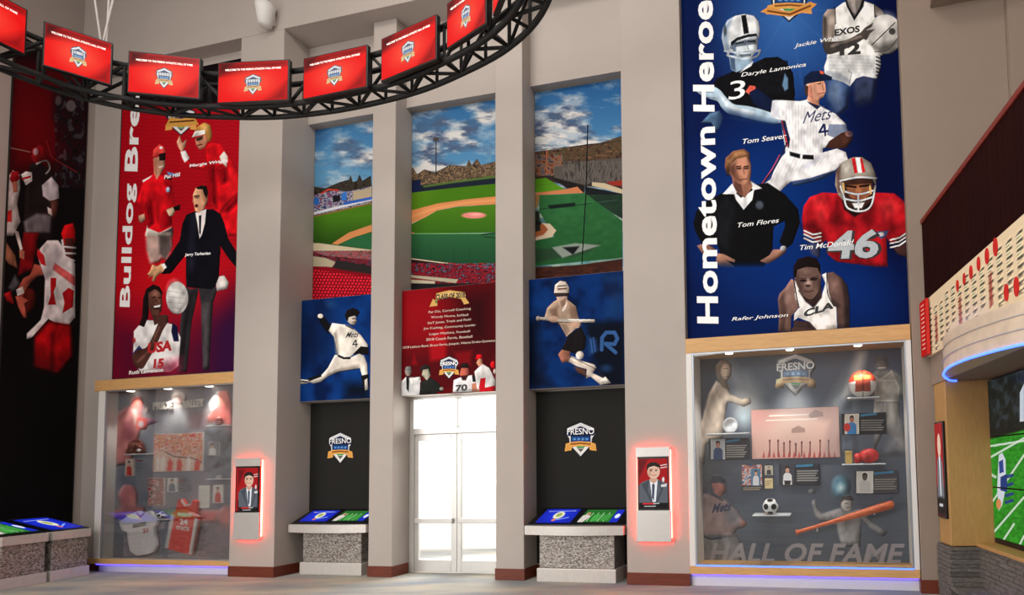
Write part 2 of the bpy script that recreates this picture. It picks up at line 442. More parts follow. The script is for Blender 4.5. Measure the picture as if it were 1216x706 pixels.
# ------------------------------------------------------------------ floor, ceiling, rear and side walls
B().box(-14, 9.3, -8, 12.6, -.12, 0).obj('floor', FLOOR, fr=ROOM, base=(0, 0, 0), kind='structure')
B().box(-14, 9.3, -8, 12.6, ZC, ZC + .2).obj('ceiling', CEIL, fr=ROOM, base=(0, 0, ZC), kind='structure')
B().box(-40, 30, 9.6, 60, -.3, -.13).obj('floor_outside', PAVE, fr=ROOM, base=(0, 20, -.3), kind='structure')
b = B(); b.box(-11.6, -10.6, -7.7, -7.5, 0, ZC).box(1.0, 9.2, -7.7, -7.5, 0, ZC).box(-10.6, 1.0, -7.7, -7.5, 0, 6.4).box(-10.6, 1.0, -7.7, -7.5, 10.2, ZC)
b.obj('wall_rear', WALL, fr=ROOM, base=(0, -7.6, 0), kind='structure')
B().box(-18.3, -17.15, 0, .3, 0, ZC).box(-6.75, .12, 0, .3, 0, ZC).box(-17.15, -6.75, 0, .3, 0, .5).box(-17.15, -6.75, 0, .3, 5.5, ZC).obj('wall_left', WALL, fr=LEFT, base=(-9, 0, 0), kind='structure')
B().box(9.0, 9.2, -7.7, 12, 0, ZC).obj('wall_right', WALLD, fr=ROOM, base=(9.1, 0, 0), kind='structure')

# ------------------------------------------------------------------ the pillared wall with its bays
wb = thing('wall_back', None, None, MAIN, (0, 0, 0), kind='structure')
def pillar(s0, s1, e0, z1, m=WALL): B().box(s0, s1, e0, .6, 0, z1, .006, 1).obj('pillar', m, wb)
pillar(-9.3, -8.32, 0.0, ZS); pillar(-5.17, -4.27, -.25, ZS); pillar(-2.71, -2.27, 0, ZS); pillar(-.44, .03, 0, ZS)
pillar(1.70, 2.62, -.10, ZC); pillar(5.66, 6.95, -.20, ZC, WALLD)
B().box(-9.4, 1.70, -.25, .6, ZS, ZC).obj('upper_wall', WALL, wb)
B().box(-8.32, -5.17, 0, .6, 3.30, ZS).obj('upper_wall', WALL, wb)
B().box(2.62, 5.66, 0, .6, 3.30, ZC).obj('upper_wall', WALL, wb)
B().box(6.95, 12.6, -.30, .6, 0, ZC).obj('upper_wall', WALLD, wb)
B().box(6.05, 6.93, -.62, -.20, 7.62, 8.5).obj('beam', WALLD, wb)
B().box(-8.32, -5.17, .42, .6, 0, 3.30).obj('niche_back', WALL, wb); B().box(2.62, 5.66, .42, .6, 0, 3.30).obj('niche_back', WALL, wb)
for s0, s1 in ((-4.27, -2.71), (-2.27, -.44), (.03, 1.70)):
    B().box(s0, s1, .25, .6, ZB, ZS).obj('spandrel', WALL, wb)
B().box(-4.27, -2.71, .4, .6, 0, ZB).obj('bay_back', WALL, wb); B().box(.03, 1.70, .4, .6, 0, ZB).obj('bay_back', WALL, wb)
B().box(-2.27, -.44, .4, .6, 2.93, ZB).obj('bay_back', WALL, wb)
def skirting(s0, s1, e, side=None):
    b = B(); b.box(s0 - (0 if side is None else .0), s1 + (.018 if side else 0), e - .018, e, 0, .17, .004, 1)
    b.obj('baseboard', BASEB, wb)
    if side: B().box(s1, s1 + .018, e, side, 0, .17, .004, 1).obj('baseboard', BASEB, wb)
skirting(-5.17, -4.27, -.25, .4); skirting(-2.71, -2.27, 0, .36); skirting(-.44, .03, 0, .4); skirting(1.70, 2.62, -.10); skirting(5.66, 5.93, -.20)
B().box(5.642, 5.66, -.218, -.0, 0, .17, .004, 1).obj('baseboard', BASEB, wb)
skirting(-8.86, -8.34, 0)
for s0, s1 in ((-4.27, -2.71), (.03, 1.70)): skirting(s0 + .02, s1, .40)
for s in (1.70, -.44, -2.71): B().box(s - .018, s, .0, .38, 0, .17, .004, 1).obj('baseboard', BASEB, wb)
# the small cone speaker high on the wall
b = B(); b.lathe([(.03, 0), (.10, .02), (.145, .30), (.15, .36), (.12, .37)], (0, 0, 0), 'z', 20)
s, z = MAIN.hit(320, 35, -.32); b.move(Matrix.Translation((s, -.40, z)))
sp = thing('wall_speaker', 'small white cone speaker high on the wall above the round truss', 'speaker', MAIN, (s, -.25, z))
b.obj('cone', WHITE, sp, smooth=True); B().box(s - .05, s + .05, -.30, -.25, z + .1, z + .28, .008).obj('bracket', WHITE, sp)

# ------------------------------------------------------------------ glazed entrance door in the middle bay
d = thing('door_1', None, None, MAIN, (-1.36, .42, 0), kind='structure')
DZ = 2.31
for s0, s1, z0, z1 in ((-2.27, -2.19, 0, 2.93), (-.52, -.44, 0, 2.93), (-2.19, -.52, 2.27, 2.37), (-2.19, -.52, 2.85, 2.93), (-1.43, -1.36, 2.37, 2.85)):
    B().box(s0, s1, .38, .50, z0, z1, .006, 1).obj('door_frame', ALU, d)
for s0, s1 in ((-2.19, -1.40), (-1.39, -.52)):
    lf = B(); lf.box(s0, s0 + .075, .41, .46, .01, DZ - .04, .005, 1).box(s1 - .105, s1, .41, .46, .01, DZ - .04, .005, 1)
    lf.box(s0 + .075, s1 - .105, .41, .46, .01, .21, .005, 1).box(s0 + .075, s1 - .105, .41, .46, DZ - .15, DZ - .04, .005, 1)
    lf = lf.obj('door_leaf', ALU, d)
    B().box(s0 + .075, s1 - .105, .431, .437, .21, DZ - .15).obj('glass', DGLASS, lf)
    bar = B(); bar.box(s0 + .03, s1 - .05, .355, .40, .81, .89, .012); bar.box(s0 + .03, s0 + .08, .39, .42, .82, .88); bar.box(s1 - .10, s1 - .05, .39, .42, .82, .88)
    bar.obj('push_bar', STEEL, lf)
for s0, s1 in ((-2.19, -1.43), (-1.36, -.52)): B().box(s0, s1, .436, .442, 2.37, 2.85).obj('transom_glass', DGLASS, d)

# ------------------------------------------------------------------ mezzanine side on the right
mz = thing('wall_mezzanine', None, None, RIGHT, (0, 0, 0), kind='structure')
R0 = -.02
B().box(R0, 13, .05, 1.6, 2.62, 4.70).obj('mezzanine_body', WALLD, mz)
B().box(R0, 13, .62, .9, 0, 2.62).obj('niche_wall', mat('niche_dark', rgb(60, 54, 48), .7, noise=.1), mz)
B().box(R0, 13, -.01, .05, 4.70, 4.76, .006, 1).obj('coping', mat('red_coping', rgb(120, 40, 28), .5, noise=.1), mz)
k = 0.0
while k < 6.0:                                        # upright cladding boards
    B().box(R0 + k, R0 + k + .105, .008, .05, 3.70, 4.70, .004, 1).obj('cladding_board', MAROON, mz); k += .112
B().box(R0 + k, 13, .012, .05, 3.70, 4.70).obj('cladding_board', MAROON, mz)
# canopy with a rounded nose
BOW = [(.43, .20), (.51, .09), (.89, -.10), (1.27, -.215), (1.61, -.265), (1.99, -.25), (2.35, -.17), (2.62, -.06), (2.85, .10), (2.95, .30)]
bow = [tuple(p) for p in curve_pts(BOW, False, 6)]
def bow_off(o): return [(p[0], p[1] - o) for p in bow]
B().plan(bow + [(2.95, .6), (.43, .6)], 2.625, 2.97).obj('canopy', STONEW, mz)
for zz in (2.74, 2.86): B().tube([(p[0], p[1] - .004, zz) for p in bow], .007, 6).obj('canopy_streak', STEEL, mz)  # thin rods stand in for the reflection streaks along the band
B().tube([(p[0], p[1] - .004, 2.612) for p in bow], .012, 8).obj('canopy_led', LEDB, mz)
# tan column with its stone plinth
B().box(.02, .42, .06, .62, .66, 2.62, .006, 1).obj('column', TAN, mz)
STONE = mat('ledger_stone', rgb(120, 113, 107), .8, noise=.5, scale=18, bump=.6, bscale=40, stretch=(1, 1, 3))
zz = 0.0; row = 0
while zz < .64:
    h = .052; s = .0 if row % 2 else -.05
    while s < 3.4:
        w = .16 + .14 * random.random()
        a0, a1 = max(s, -.005), min(s + w - .006, 3.4)
        if a1 > a0 + .02:
            pr = .012 * random.random()
            B().box(a0, a1, (.03 if a0 < .43 else .36) - pr, .60, zz, min(zz + h - .005, .65)).obj('stone', STONE, mz)
        s += w
    zz += h; row += 1
row = 0; zz = 0
B().box(.40, 6, .34, .62, .655, .70, .005, 1).obj('ledge', TAN, mz)
# ------------------------------------------------------------------ helpers for prints in local coordinates
def text_on(s, p, U, V, m, parent, bold=.02, shear=0.0, space=1.0, name='lettering'):
    """text in the parallelogram p, baseline vector U, height vector V (frame coordinates)"""
    v, f = text_geo(s, bold, shear, space); ba = BASE[parent][1]; p, U, V = Vector(p), Vector(U), Vector(V)
    me = bpy.data.meshes.new(name); me.from_pydata([p + U * x + V * y - ba for x, y in v], [], f); me.update(); me.materials.append(m)
    return link_mesh(name, me, parent, BASE[parent][0], ba)

def crest(c, cx, cy, wx, wy, pale=0.0, ticks=True):
    """the shield emblem with ribbon; wx, wy = half sizes"""
    def T(pts): return [(cx + x * wx, cy + y * wy) for x, y in pts]
    def C(r, g, b): return tuple(v + (235 - v) * pale for v in (r, g, b))
    sf = .7
    c.poly(T([(0, -1.15), (.93, -.78), (1.03, -.3), (.82, -.02), (.8, .35), (.5, .7), (0, 1.2), (-.5, .7), (-.8, .35), (-.82, -.02), (-1.03, -.3), (-.93, -.78)]), C(18, 20, 28), 1.2, .9)
    c.poly(T([(0, -1.05), (.86, -.7), (.94, -.3), (.74, -.05), (.72, .3), (.45, .62), (0, 1.1), (-.45, .62), (-.72, .3), (-.74, -.05), (-.94, -.3), (-.86, -.7)]), C(206, 206, 210), sf)
    c.poly(T([(0, -.84), (.66, -.56), (.66, .2), (-.66, .2), (-.66, -.56)]), C(24, 40, 82), sf)
    c.poly(T([(-.95, -.56), (0, -.64), (.95, -.56), (.92, -.22), (-.98, -.20)]), C(30, 36, 62), sf)
    for k in range(6 if ticks else 0): c.poly(T([(-.84 + k * .29, -.52), (-.62 + k * .29, -.54), (-.62 + k * .29, -.26), (-.84 + k * .29, -.24)]), C(232, 230, 228), .5, .85)
    c.poly(T([(-.58, -.15), (.58, -.15), (.58, .14), (-.58, .14)]), C(28, 74, 138), sf)
    for k in range(4): c.ell(cx + (-.4 + k * .27) * wx, cy - .0 * wy, .09 * wx, .07 * wy, C(120, 170, 214), .6, .7)
    c.poly(T([(-.42, .42), (.42, .42), (.36, .66), (0, 1.0), (-.36, .66)]), C(226, 222, 216), sf)
    c.poly(T([(-.22, .6), (.22, .6), (0, .84)]), C(90, 92, 92), sf)
    c.poly(T([(-1.05, .78), (-.98, .3), (-.6, .18), (0, .14), (.6, .18), (.98, .3), (1.05, .75), (.62, .7), (.56, .5), (0, .44), (-.56, .5), (-.62, .72)]), C(222, 160, 82), sf)
    c.line(T([(-.62, .32), (0, .26), (.62, .32)]), .11 * wy, C(120, 60, 26), .75)
    c.poly(T([(-.3, .46), (.3, .46), (.2, .58), (-.2, .58)]), C(60, 150, 60), sf)

WGLOW = mat('screen_white', rgb(240, 236, 230), .5, emit=rgb(255, 238, 225), estr=1.0)
SCREEN = ink_mat('screen_picture', .25, 1.0)

# ------------------------------------------------------------------ the hanging ring truss and its screens
RING = [(-8.52, 6.8), (-8.3, 7.25), (-8.06, 7.52), (-7.65, 7.76), (-7.05, 7.93), (-6.18, 8.01), (-5.5, 7.97), (-4.72, 7.83), (-3.77, 7.55), (-3.0, 7.2), (-2.2, 6.72),
        (-1.6, 6.1), (-1.22, 5.2), (-1.15, 4.2), (-1.5, 3.1), (-2.5, 2.2), (-4, 1.75), (-5.6, 1.8), (-7.1, 2.5), (-8.2, 3.8), (-8.65, 5.3), (-8.66, 6.2)]
dense = np.array(curve_pts(RING, True, 24)); seg = np.hypot(*(np.roll(dense, -1, 0) - dense).T); cum = np.r_[0, np.cumsum(seg)]
NN = 50
def at_len(l):
    i = min(int(np.searchsorted(cum, l, 'right')) - 1, len(dense) - 1); f = (l - cum[i]) / seg[i]; return dense[i] * (1 - f) + dense[(i + 1) % len(dense)] * f
outer = np.array([at_len(cum[-1] * k / (NN * 3)) for k in range(NN * 3)])
tg = np.roll(outer, -1, 0) - np.roll(outer, 1, 0); tg /= np.hypot(*tg.T)[:, None]
nr = np.c_[tg[:, 1], -tg[:, 0]]; cen = outer.mean(0); nr *= np.sign(((cen - outer) * nr).sum(1))[:, None]
inner = outer + nr * .25
RZ0, RZ1 = 6.665, 7.12
tr = thing('ring_truss', 'black oval lattice truss hung on thin cables, carrying a ring of screens', 'truss', ROOM, (cen[0], cen[1], RZ0))
for path, zz in ((outer, RZ0), (inner, RZ0), (outer, RZ1), (inner, RZ1)):
    B().tube([(p[0], p[1], zz) for p in path], .035, 8, True).obj('chord_tube', BLACK, tr, smooth=True)
cyl = bpy.data.meshes.new('strut'); bmc = bmesh.new(); bmesh.ops.create_cone(bmc, cap_ends=True, segments=8, radius1=1, radius2=1, depth=1); bmc.to_mesh(cyl); bmc.free(); cyl.materials.append(BLACK)
def strut(p, q, r=.021):
    p = Vector(p) - BASE[tr][1]; q = Vector(q) - BASE[tr][1]; dd = q - p
    o = bpy.data.objects.new('strut', cyl); COL.objects.link(o); o.parent = tr
    o.location = (p + q) / 2; o.rotation_mode = 'QUATERNION'; o.rotation_quaternion = dd.to_track_quat('Z', 'Y'); o.scale = (r, r, dd.length)
def v3(p, z): return (p[0], p[1], z)
for k in range(NN):
    i, j = k * 3, (k * 3 + 3) % (NN * 3)
    strut(v3(outer[i], RZ0), v3(inner[i], RZ0)); strut(v3(inner[i], RZ0), v3(outer[j], RZ0)) if k % 2 else strut(v3(outer[i], RZ0), v3(inner[j], RZ0))
    strut(v3(outer[i], RZ0), v3(outer[i], RZ1)); strut(v3(outer[i], RZ1), v3(outer[j], RZ0)) if k % 2 else strut(v3(outer[i], RZ0), v3(outer[j], RZ1))
    strut(v3(inner[i], RZ0), v3(inner[i], RZ1)); strut(v3(inner[i], RZ1), v3(inner[j], RZ0)) if k % 2 else strut(v3(inner[i], RZ0), v3(inner[j], RZ1))
CABLE = mat('steel_cable', rgb(196, 190, 186), .5, noise=.05)
gap = int(np.argmin(np.hypot(outer[:, 0] + 7.95, outer[:, 1] - 7.58)))
for i in [gap] + [j for j in range(9, NN * 3, 24) if outer[j, 1] < 6.0]:
    for q, dx in ((outer[i], -.5), (inner[i], .5), (outer[i], .05)):
        tgv = tg[i]; B().tube([(q[0], q[1], RZ1), (q[0] + tgv[0] * dx, q[1] + tgv[1] * dx, ZC - .006)], .011, 6).obj('cable', CABLE, tr)

def ring_picture(c):
    c.fill((238, 6, 8))
    c.poly([(0, 0), (100, 0), (100, 12), (0, 34)], (110, 0, 4), 14, .75); c.poly([(70, 100), (100, 55), (100, 100)], (120, 0, 4), 16, .7)
    c.poly([(0, 0), (22, 0), (0, 30)], (60, 0, 4), 12, .8)
    c.glow(50, 55, 48, 50, (255, 92, 64), 1.0, .8)
    crest(c, 50, 57, 12, 23, .35)
TVS = [((-8.33, 6.05), (-8.12, 6.86), 6.78), ((-8.06, 7.0), (-7.61, 7.41), 6.745), ((-7.45, 7.47), (-6.64, 7.64), 6.685), ((-6.42, 7.66), (-5.43, 7.62), 6.63),
       ((-5.21, 7.58), (-4.22, 7.34), 6.605), ((-4.0, 7.27), (-3.11, 6.87), 6.62), ((-2.95, 6.79), (-2.33, 6.39), 6.68), ((-2.21, 6.28), (-1.78, 5.62), 6.68)]
for A, Bp, z0 in TVS:
    dx, dy = Bp[0] - A[0], Bp[1] - A[1]; w = math.hypot(dx, dy); f = Frame(A[0], A[1], math.degrees(math.atan2(dy, dx)))
    t = thing('ring_screen', 'thin screen showing a red picture with a shield crest, fixed to the ring truss', 'screen', f, (w / 2, 0, z0), 'red screens on the ring truss')
    hs = B().box(0, w, -.03, .03, z0, z0 + .575, .006, 1).obj('housing', BLACKP, t)
    B().box(w / 2 - .12, w / 2 + .12, .03, .06, z0 + .18, z0 + .40, .006, 1).obj('bracket', BLACK, t)
    sc_ = print_sheet('picture', f, (.018, -.032, z0 + .018), (w - .036, 0, 0), (0, 0, .539), ring_picture, SCREEN, hs, cell=.009, local=True)
    text_on('WELCOME TO THE FRESNO ATHLETIC HALL OF FAME', (w * .11, -.035, z0 + .445), (w * .78, 0, 0), (0, 0, .026), WGLOW, hs, .01)

# ------------------------------------------------------------------ console desks with screens
PEBBLE = mat('hammered_metal', rgb(190, 182, 174), .4, metal=.4, noise=.6, scale=34, col2=rgb(78, 70, 64), bump=.6, bscale=34, stretch=(1, 1, 1.6))
SILVER = mat('silver_rim', rgb(206, 200, 194), .4, metal=.25, noise=.08, scale=20)
def blue_picture(c):
    c.fill((10, 24, 150)); c.glow(50, 45, 70, 90, (24, 60, 245), .9)
    c.ell(50, 46, 15, 26, (235, 228, 190), 3); c.ell(50, 44, 8, 14, (150, 170, 90), 3); c.ell(46, 80, 6, 8, (210, 120, 90), 2)
    c.line([(55, 78), (82, 62)], 5, (150, 180, 255), .8, 2); c.line([(12, 18), (88, 14)], 3, (190, 205, 255), .8, 2)
def field_picture(c):
    c.fill((20, 26, 20)); c.poly([(4, 8), (80, 8), (80, 94), (0, 94)], (34, 110, 38), 2)
    for k in range(5): c.line([(10 + 14 * k, 30), (8 + 14 * k, 90)], 2, (170, 220, 160), .8, 1)
    c.poly([(2, 50), (12, 40), (24, 55), (14, 94), (0, 94)], (215, 205, 195), 2); c.ell(14, 35, 5, 9, (190, 140, 110), 2)
    c.poly([(30, 45), (48, 40), (48, 86), (30, 86)], (70, 165, 70), 2); c.poly([(54, 42), (76, 38), (74, 84), (54, 84)], (60, 150, 62), 2)
    c.poly([(82, 8), (100, 8), (100, 94), (80, 94)], (20, 40, 190), 2); c.ell(91, 52, 6, 16, (230, 235, 250), 2)
def desk(cs, hw, ee, label):
    t = thing('console_desk', label, 'console desk', MAIN, (cs, ee, 0), None)
    B().box(cs - hw + .15, cs + hw - .15, ee - .08, .375, 0, .20, .01).obj('plinth', SILVER, t)
    B().box(cs - hw + .18, cs + hw - .18, ee - .05, .375, .20, .70, .006, 1).obj('pedestal', PEBBLE, t)
    fr_ = [(cs - hw + 2 * hw * k / 16, ee - .16 - .09 * math.sin(PI * k / 16)) for k in range(17)] + [(cs + hw - .02, .375), (cs - hw + .02, .375)]
    B().plan(fr_, .70, .83).obj('rim', SILVER, t)
    P = [(cs - hw + .02, ee - .13), (cs + hw - .02, ee - .13), (cs + hw - .06, .372), (cs - hw + .06, .372)]; z = [.845, .845, 1.05, 1.05]
    b = B(); b.raw([(p[0], p[1], .83) for p in P] + [(p[0], p[1], q) for p, q in zip(P, z)], [(3, 2, 1, 0), (4, 5, 6, 7), (0, 1, 5, 4), (1, 2, 6, 5), (2, 3, 7, 6), (3, 0, 4, 7)])
    ct = b.obj('console_top', BLACKP, t)
    dp = .372 - ee + .13; dz = (1.05 - .845) / dp
    for k, (s0, s1, pic) in enumerate(((cs - hw + .13, cs - .08, blue_picture), (cs + .02, cs + hw - .13, field_picture))):
        print_sheet('screen', MAIN, (s0, ee - .09, .845 + dz * .04 + .006), (s1 - s0, 0, 0), (0, dp - .09, (dp - .09) * dz), pic, SCREEN, ct, cell=.01, local=True)
    return t
desk(-3.475, .75, .12, 'low console desk with hammered pedestal and two tilted screens under the pitcher board')
desk(.90, .77, 0, 'low console desk with hammered pedestal and two tilted screens under the batter board')
for s0, s1, pic, lab in ((-1.10, -.50, blue_picture, 'hammered metal cabinet with one blue tilted screen, beside the corner pillar'),
                         (-1.80, -1.16, field_picture, 'hammered metal cabinet with a green field picture on its screen, under the football banner')):
    t = thing('screen_cabinet', lab, 'cabinet', LEFT, ((s0 + s1) / 2, -.42, 0))
    B().box(s0, s1, -.84, -.02, 0, .17, .008).obj('plinth', SILVER, t)
    B().box(s0 + .02, s1 - .02, -.82, -.02, .17, .66, .006, 1).obj('body', PEBBLE, t)
    B().box(s0, s1, -.85, -.02, .66, .80, .008).obj('rim', SILVER, t)
    b = B(); b.raw([(s0 + .01, -.82, .80), (s1 - .01, -.82, .80), (s1 - .01, -.03, .80), (s0 + .01, -.03, .80), (s0 + .01, -.82, .815), (s1 - .01, -.82, .815), (s1 - .01, -.03, 1.02), (s0 + .01, -.03, 1.02)],
                   [(3, 2, 1, 0), (4, 5, 6, 7), (0, 1, 5, 4), (1, 2, 6, 5), (2, 3, 7, 6), (3, 0, 4, 7)])
    ct = b.obj('console_top', BLACKP, t); dz = .205 / .79
    print_sheet('screen', LEFT, (s0 + .05, -.78, .815 + .04 * dz + .006), (s1 - s0 - .1, 0, 0), (0, .66, .66 * dz), pic, SCREEN, ct, cell=.01, local=True)

# ------------------------------------------------------------------ kiosks on the pillars
def portrait(c, x0, y0, x1, y1):
    """half-length picture of a person in a grey suit on red, in the photo box x0..x1, y0..y1"""
    W_, H_ = x1 - x0, y1 - y0
    def q(u, v): return (x0 + u * W_, y0 + v * H_)
    def pl(pts, col, s=.8, **k): c.poly([q(*p) for p in pts], col, s, **k)
    c.fill((168, 10, 18)); pl([(0, 0), (.3, 0), (0, .4)], (90, 4, 10), 3, a=.8); pl([(0, .72), (1, .72), (1, 1), (0, 1)], (14, 12, 14), 5)
    pl([(.02, .86), (.0, .54), (.1, .46), (.34, .40), (.62, .40), (.9, .47), (1, .55), (1, .86)], (92, 96, 104), .9, smooth=False)
    pl([(.36, .40), (.62, .40), (.56, .84), (.46, .84)], (232, 232, 236)); pl([(.44, .5), (.5, .47), (.53, .52), (.5, .82), (.44, .76)], (70, 78, 96))
    pl([(.36, .40), (.3, .6), (.45, .84), (.4, .84), (.1, .5)], (64, 68, 76), a=.8); pl([(.64, .40), (.72, .6), (.56, .84), (.62, .86), (.85, .5)], (64, 68, 76), a=.8)
    pl([(.40, .34), (.58, .34), (.6, .43), (.49, .48), (.37, .43)], (206, 158, 134))
    c.ell(*q(.49, .24), .2 * W_, .145 * H_, (228, 184, 160)); c.ell(*q(.36, .27), .05 * W_, .08 * H_, (196, 140, 118), 1, .6)
    pl([(.27, .24), (.27, .12), (.38, .06), (.56, .055), (.68, .1), (.72, .22), (.68, .17), (.5, .13), (.34, .16)], (34, 26, 24))
    for u in (.41, .57): c.ell(*q(u, .225), .035 * W_, .012 * H_, (40, 30, 28), .6); c.line([q(u - .05, .2), q(u + .05, .197)], .012 * H_, (60, 44, 38), .8, .6)
    c.line([q(.49, .24), q(.51, .275)], .012 * H_, (196, 146, 122), .8, .6); c.line([q(.42, .31), q(.5, .32), q(.57, .308)], .014 * H_, (170, 90, 84), .9, .6)
    for v in (.12, .17): c.line([q(.72, v), q(.92, v - .02)], .016 * H_, (236, 226, 226), .8, .6)
    c.ell(*q(.8, .4), .04 * W_, .05 * H_, (220, 216, 214), 1); pl([(.72, .5), (.92, .48), (.9, .54), (.74, .55)], (210, 206, 206))
    c.line([q(.16, .88), q(.5, .875)], .03 * H_, (214, 40, 44), .95, .6); c.line([q(.5, .875), q(.66, .87)], .02 * H_, (210, 210, 214), .8, .6); c.line([q(.2, .93), q(.55, .925)], .016 * H_, (200, 200, 204), .8, .6)
KSCREEN = ink_mat('kiosk_picture', .3, .95)
def kiosk(s0, s1, ew, label, pbox):
    t = thing('wall_kiosk', label, 'kiosk', MAIN, ((s0 + s1) / 2, ew, .61))
    e0 = ew - .07
    B().box(s0 + .02, s1 - .02, ew - .05, ew - .025, .64, 1.92).obj('back_box', BLACKP, t)
    for s in (s0 + .05, s1 - .05): B().box(s - .02, s + .02, ew - .025, ew, .70, 1.86).obj('standoff', BLACKP, t)
    B().box(s0, s1, e0, ew - .05, .61, 1.05, .006, 1).obj('steel_plate', STEEL, t)
    B().box(s0, s1, e0, ew - .05, 1.80, 1.94, .006, 1).obj('steel_plate', STEEL, t)
    bz = B().box(s0 + .02, s1 - .02, e0 + .008, ew - .05, 1.05, 1.80, .004, 1).obj('screen_bezel', BLACKP, t)
    print_sheet('screen', MAIN, (s0 + .045, e0 + .006, 1.075), (s1 - s0 - .09, 0, 0), (0, 0, .70), lambda c: portrait(c, *pbox), KSCREEN, bz, cell=.008)
    for s in (s0 + .012, s1 - .012): B().tube([(s, ew - .018, .66), (s, ew - .018, 1.9)], .008, 8).obj('led_strip', LEDR, t)
    for z in (.645, 1.905): B().tube([(s0 + .03, ew - .018, z), (s1 - .03, ew - .018, z)], .006, 8).obj('led_strip', LEDR, t)
kiosk(1.87, 2.38, -.10, 'upright steel kiosk with red glowing edge, on the pillar beside the blue banner', (758, 545, 795, 605))
kiosk(-5.02, -4.50, -.25, 'upright steel kiosk with red glowing edge, on the pillar beside the red banner', (283, 557, 309, 609))

# ------------------------------------------------------------------ things of the mezzanine side
t = thing('name_board', 'long cream board of small name lines and red oval medallions below the maroon boards', 'sign', RIGHT, (2, 0, 3.0))
def names(c):
    c.fill((226, 206, 172))
    for k in range(30):
        xx = 2.0 + k * 3.3; n = int(RNG.integers(6, 9)); y0 = 16 + int(RNG.integers(0, 3)) * 4
        for r in range(n):
            y = y0 + r * 9.6
            if y < 92: c.poly([(xx, y), (xx + 1.9, y - 1), (xx + 1.9, y + 2.4), (xx, y + 3.4)], (92, 82, 72), .5, .85); c.poly([(xx, y + 4.6), (xx + 1.3, y + 4), (xx + 1.3, y + 5.8), (xx, y + 6.4)], (140, 128, 112), .5, .8)
    for k in range(7):
        xx = 6 + k * 13; c.poly([(xx, 40), (xx + .9, 36), (xx + 1.1, 80), (xx - .3, 84)], (150, 60, 50), .8, .8)
    c.glow(22, 92, 14, 40, (220, 210, 250), .5)  # lavender light above the canopy, painted into the board
nb = B().box(.02, 6.0, .002, .048, 2.975, 3.694).obj('board', mat('cream_board', rgb(226, 206, 172), .6, noise=.04), t)
print_sheet('name_print', RIGHT, (.02, -.002, 2.975), (5.98, 0, 0), (0, 0, .719), names, INK, nb, cell=.014, local=True)
RED = mat('red_enamel', rgb(206, 34, 26), .5, noise=.08)
for px, py, ry in ((1137, 339, 8), (1145, 331, 8), (1153, 323, 9), (1162, 313, 9), (1172, 304, 10), (1182, 293, 11), (1195, 347, 10), (1207, 340, 11)):
    s, z = RIGHT.hit(px, py, -.008); h = ry * .0078
    B().prism([(s + h * .5 * math.cos(a), z + h * math.sin(a)) for a in [2 * PI * k / 20 for k in range(20)]], -.014, -.004).obj('medallion', RED, t)
t = thing('red_sign', 'narrow upright red sign with white lines at the end of the name board', 'sign', RIGHT, (.05, -.03, 2.95))
def redsign(c):
    c.fill((196, 26, 22))
    for k in range(11): c.line([(25, 8 + k * 8), (75, 8 + k * 8)], 2, (240, 200, 190), .8, 1)
B().box(-.03, .22, -.06, -.02, 2.98, 3.68, .004, 1).obj('panel', RED, t)
print_sheet('sign_print', RIGHT, (-.02, -.063, 2.99), (.23, 0, 0), (0, 0, .68), redsign, INK, t, cell=.01, local=True)

t = thing('column_kiosk', 'slim dark kiosk screen set into the tan column beside the video wall', 'kiosk', RIGHT, (.2, .05, .9))
z0 = RIGHT.hit(1118, 614, .04)[1]; z1 = RIGHT.hit(1117, 500, .04)[1]
B().box(.07, .37, .03, .06, z0, z1, .004, 1).obj('bezel', BLACKP, t)
def colpic(c):
    c.fill((160, 16, 20)); c.poly([(0, 70), (100, 70), (100, 100), (0, 100)], (14, 12, 14), 8)
    c.poly([(10, 80), (20, 40), (50, 32), (85, 42), (95, 80)], (110, 112, 118), 4); c.ell(52, 24, 20, 13, (228, 190, 166), 2); c.poly([(44, 36), (60, 36), (56, 78), (48, 78)], (235, 235, 238), 2)
    c.line([(30, 88), (70, 88)], 3, (214, 214, 216), .9, 1)
print_sheet('screen', RIGHT, (.085, .026, z0 + .02), (.27, 0, 0), (0, 0, z1 - z0 - .04), colpic, KSCREEN, t, cell=.01, local=True)

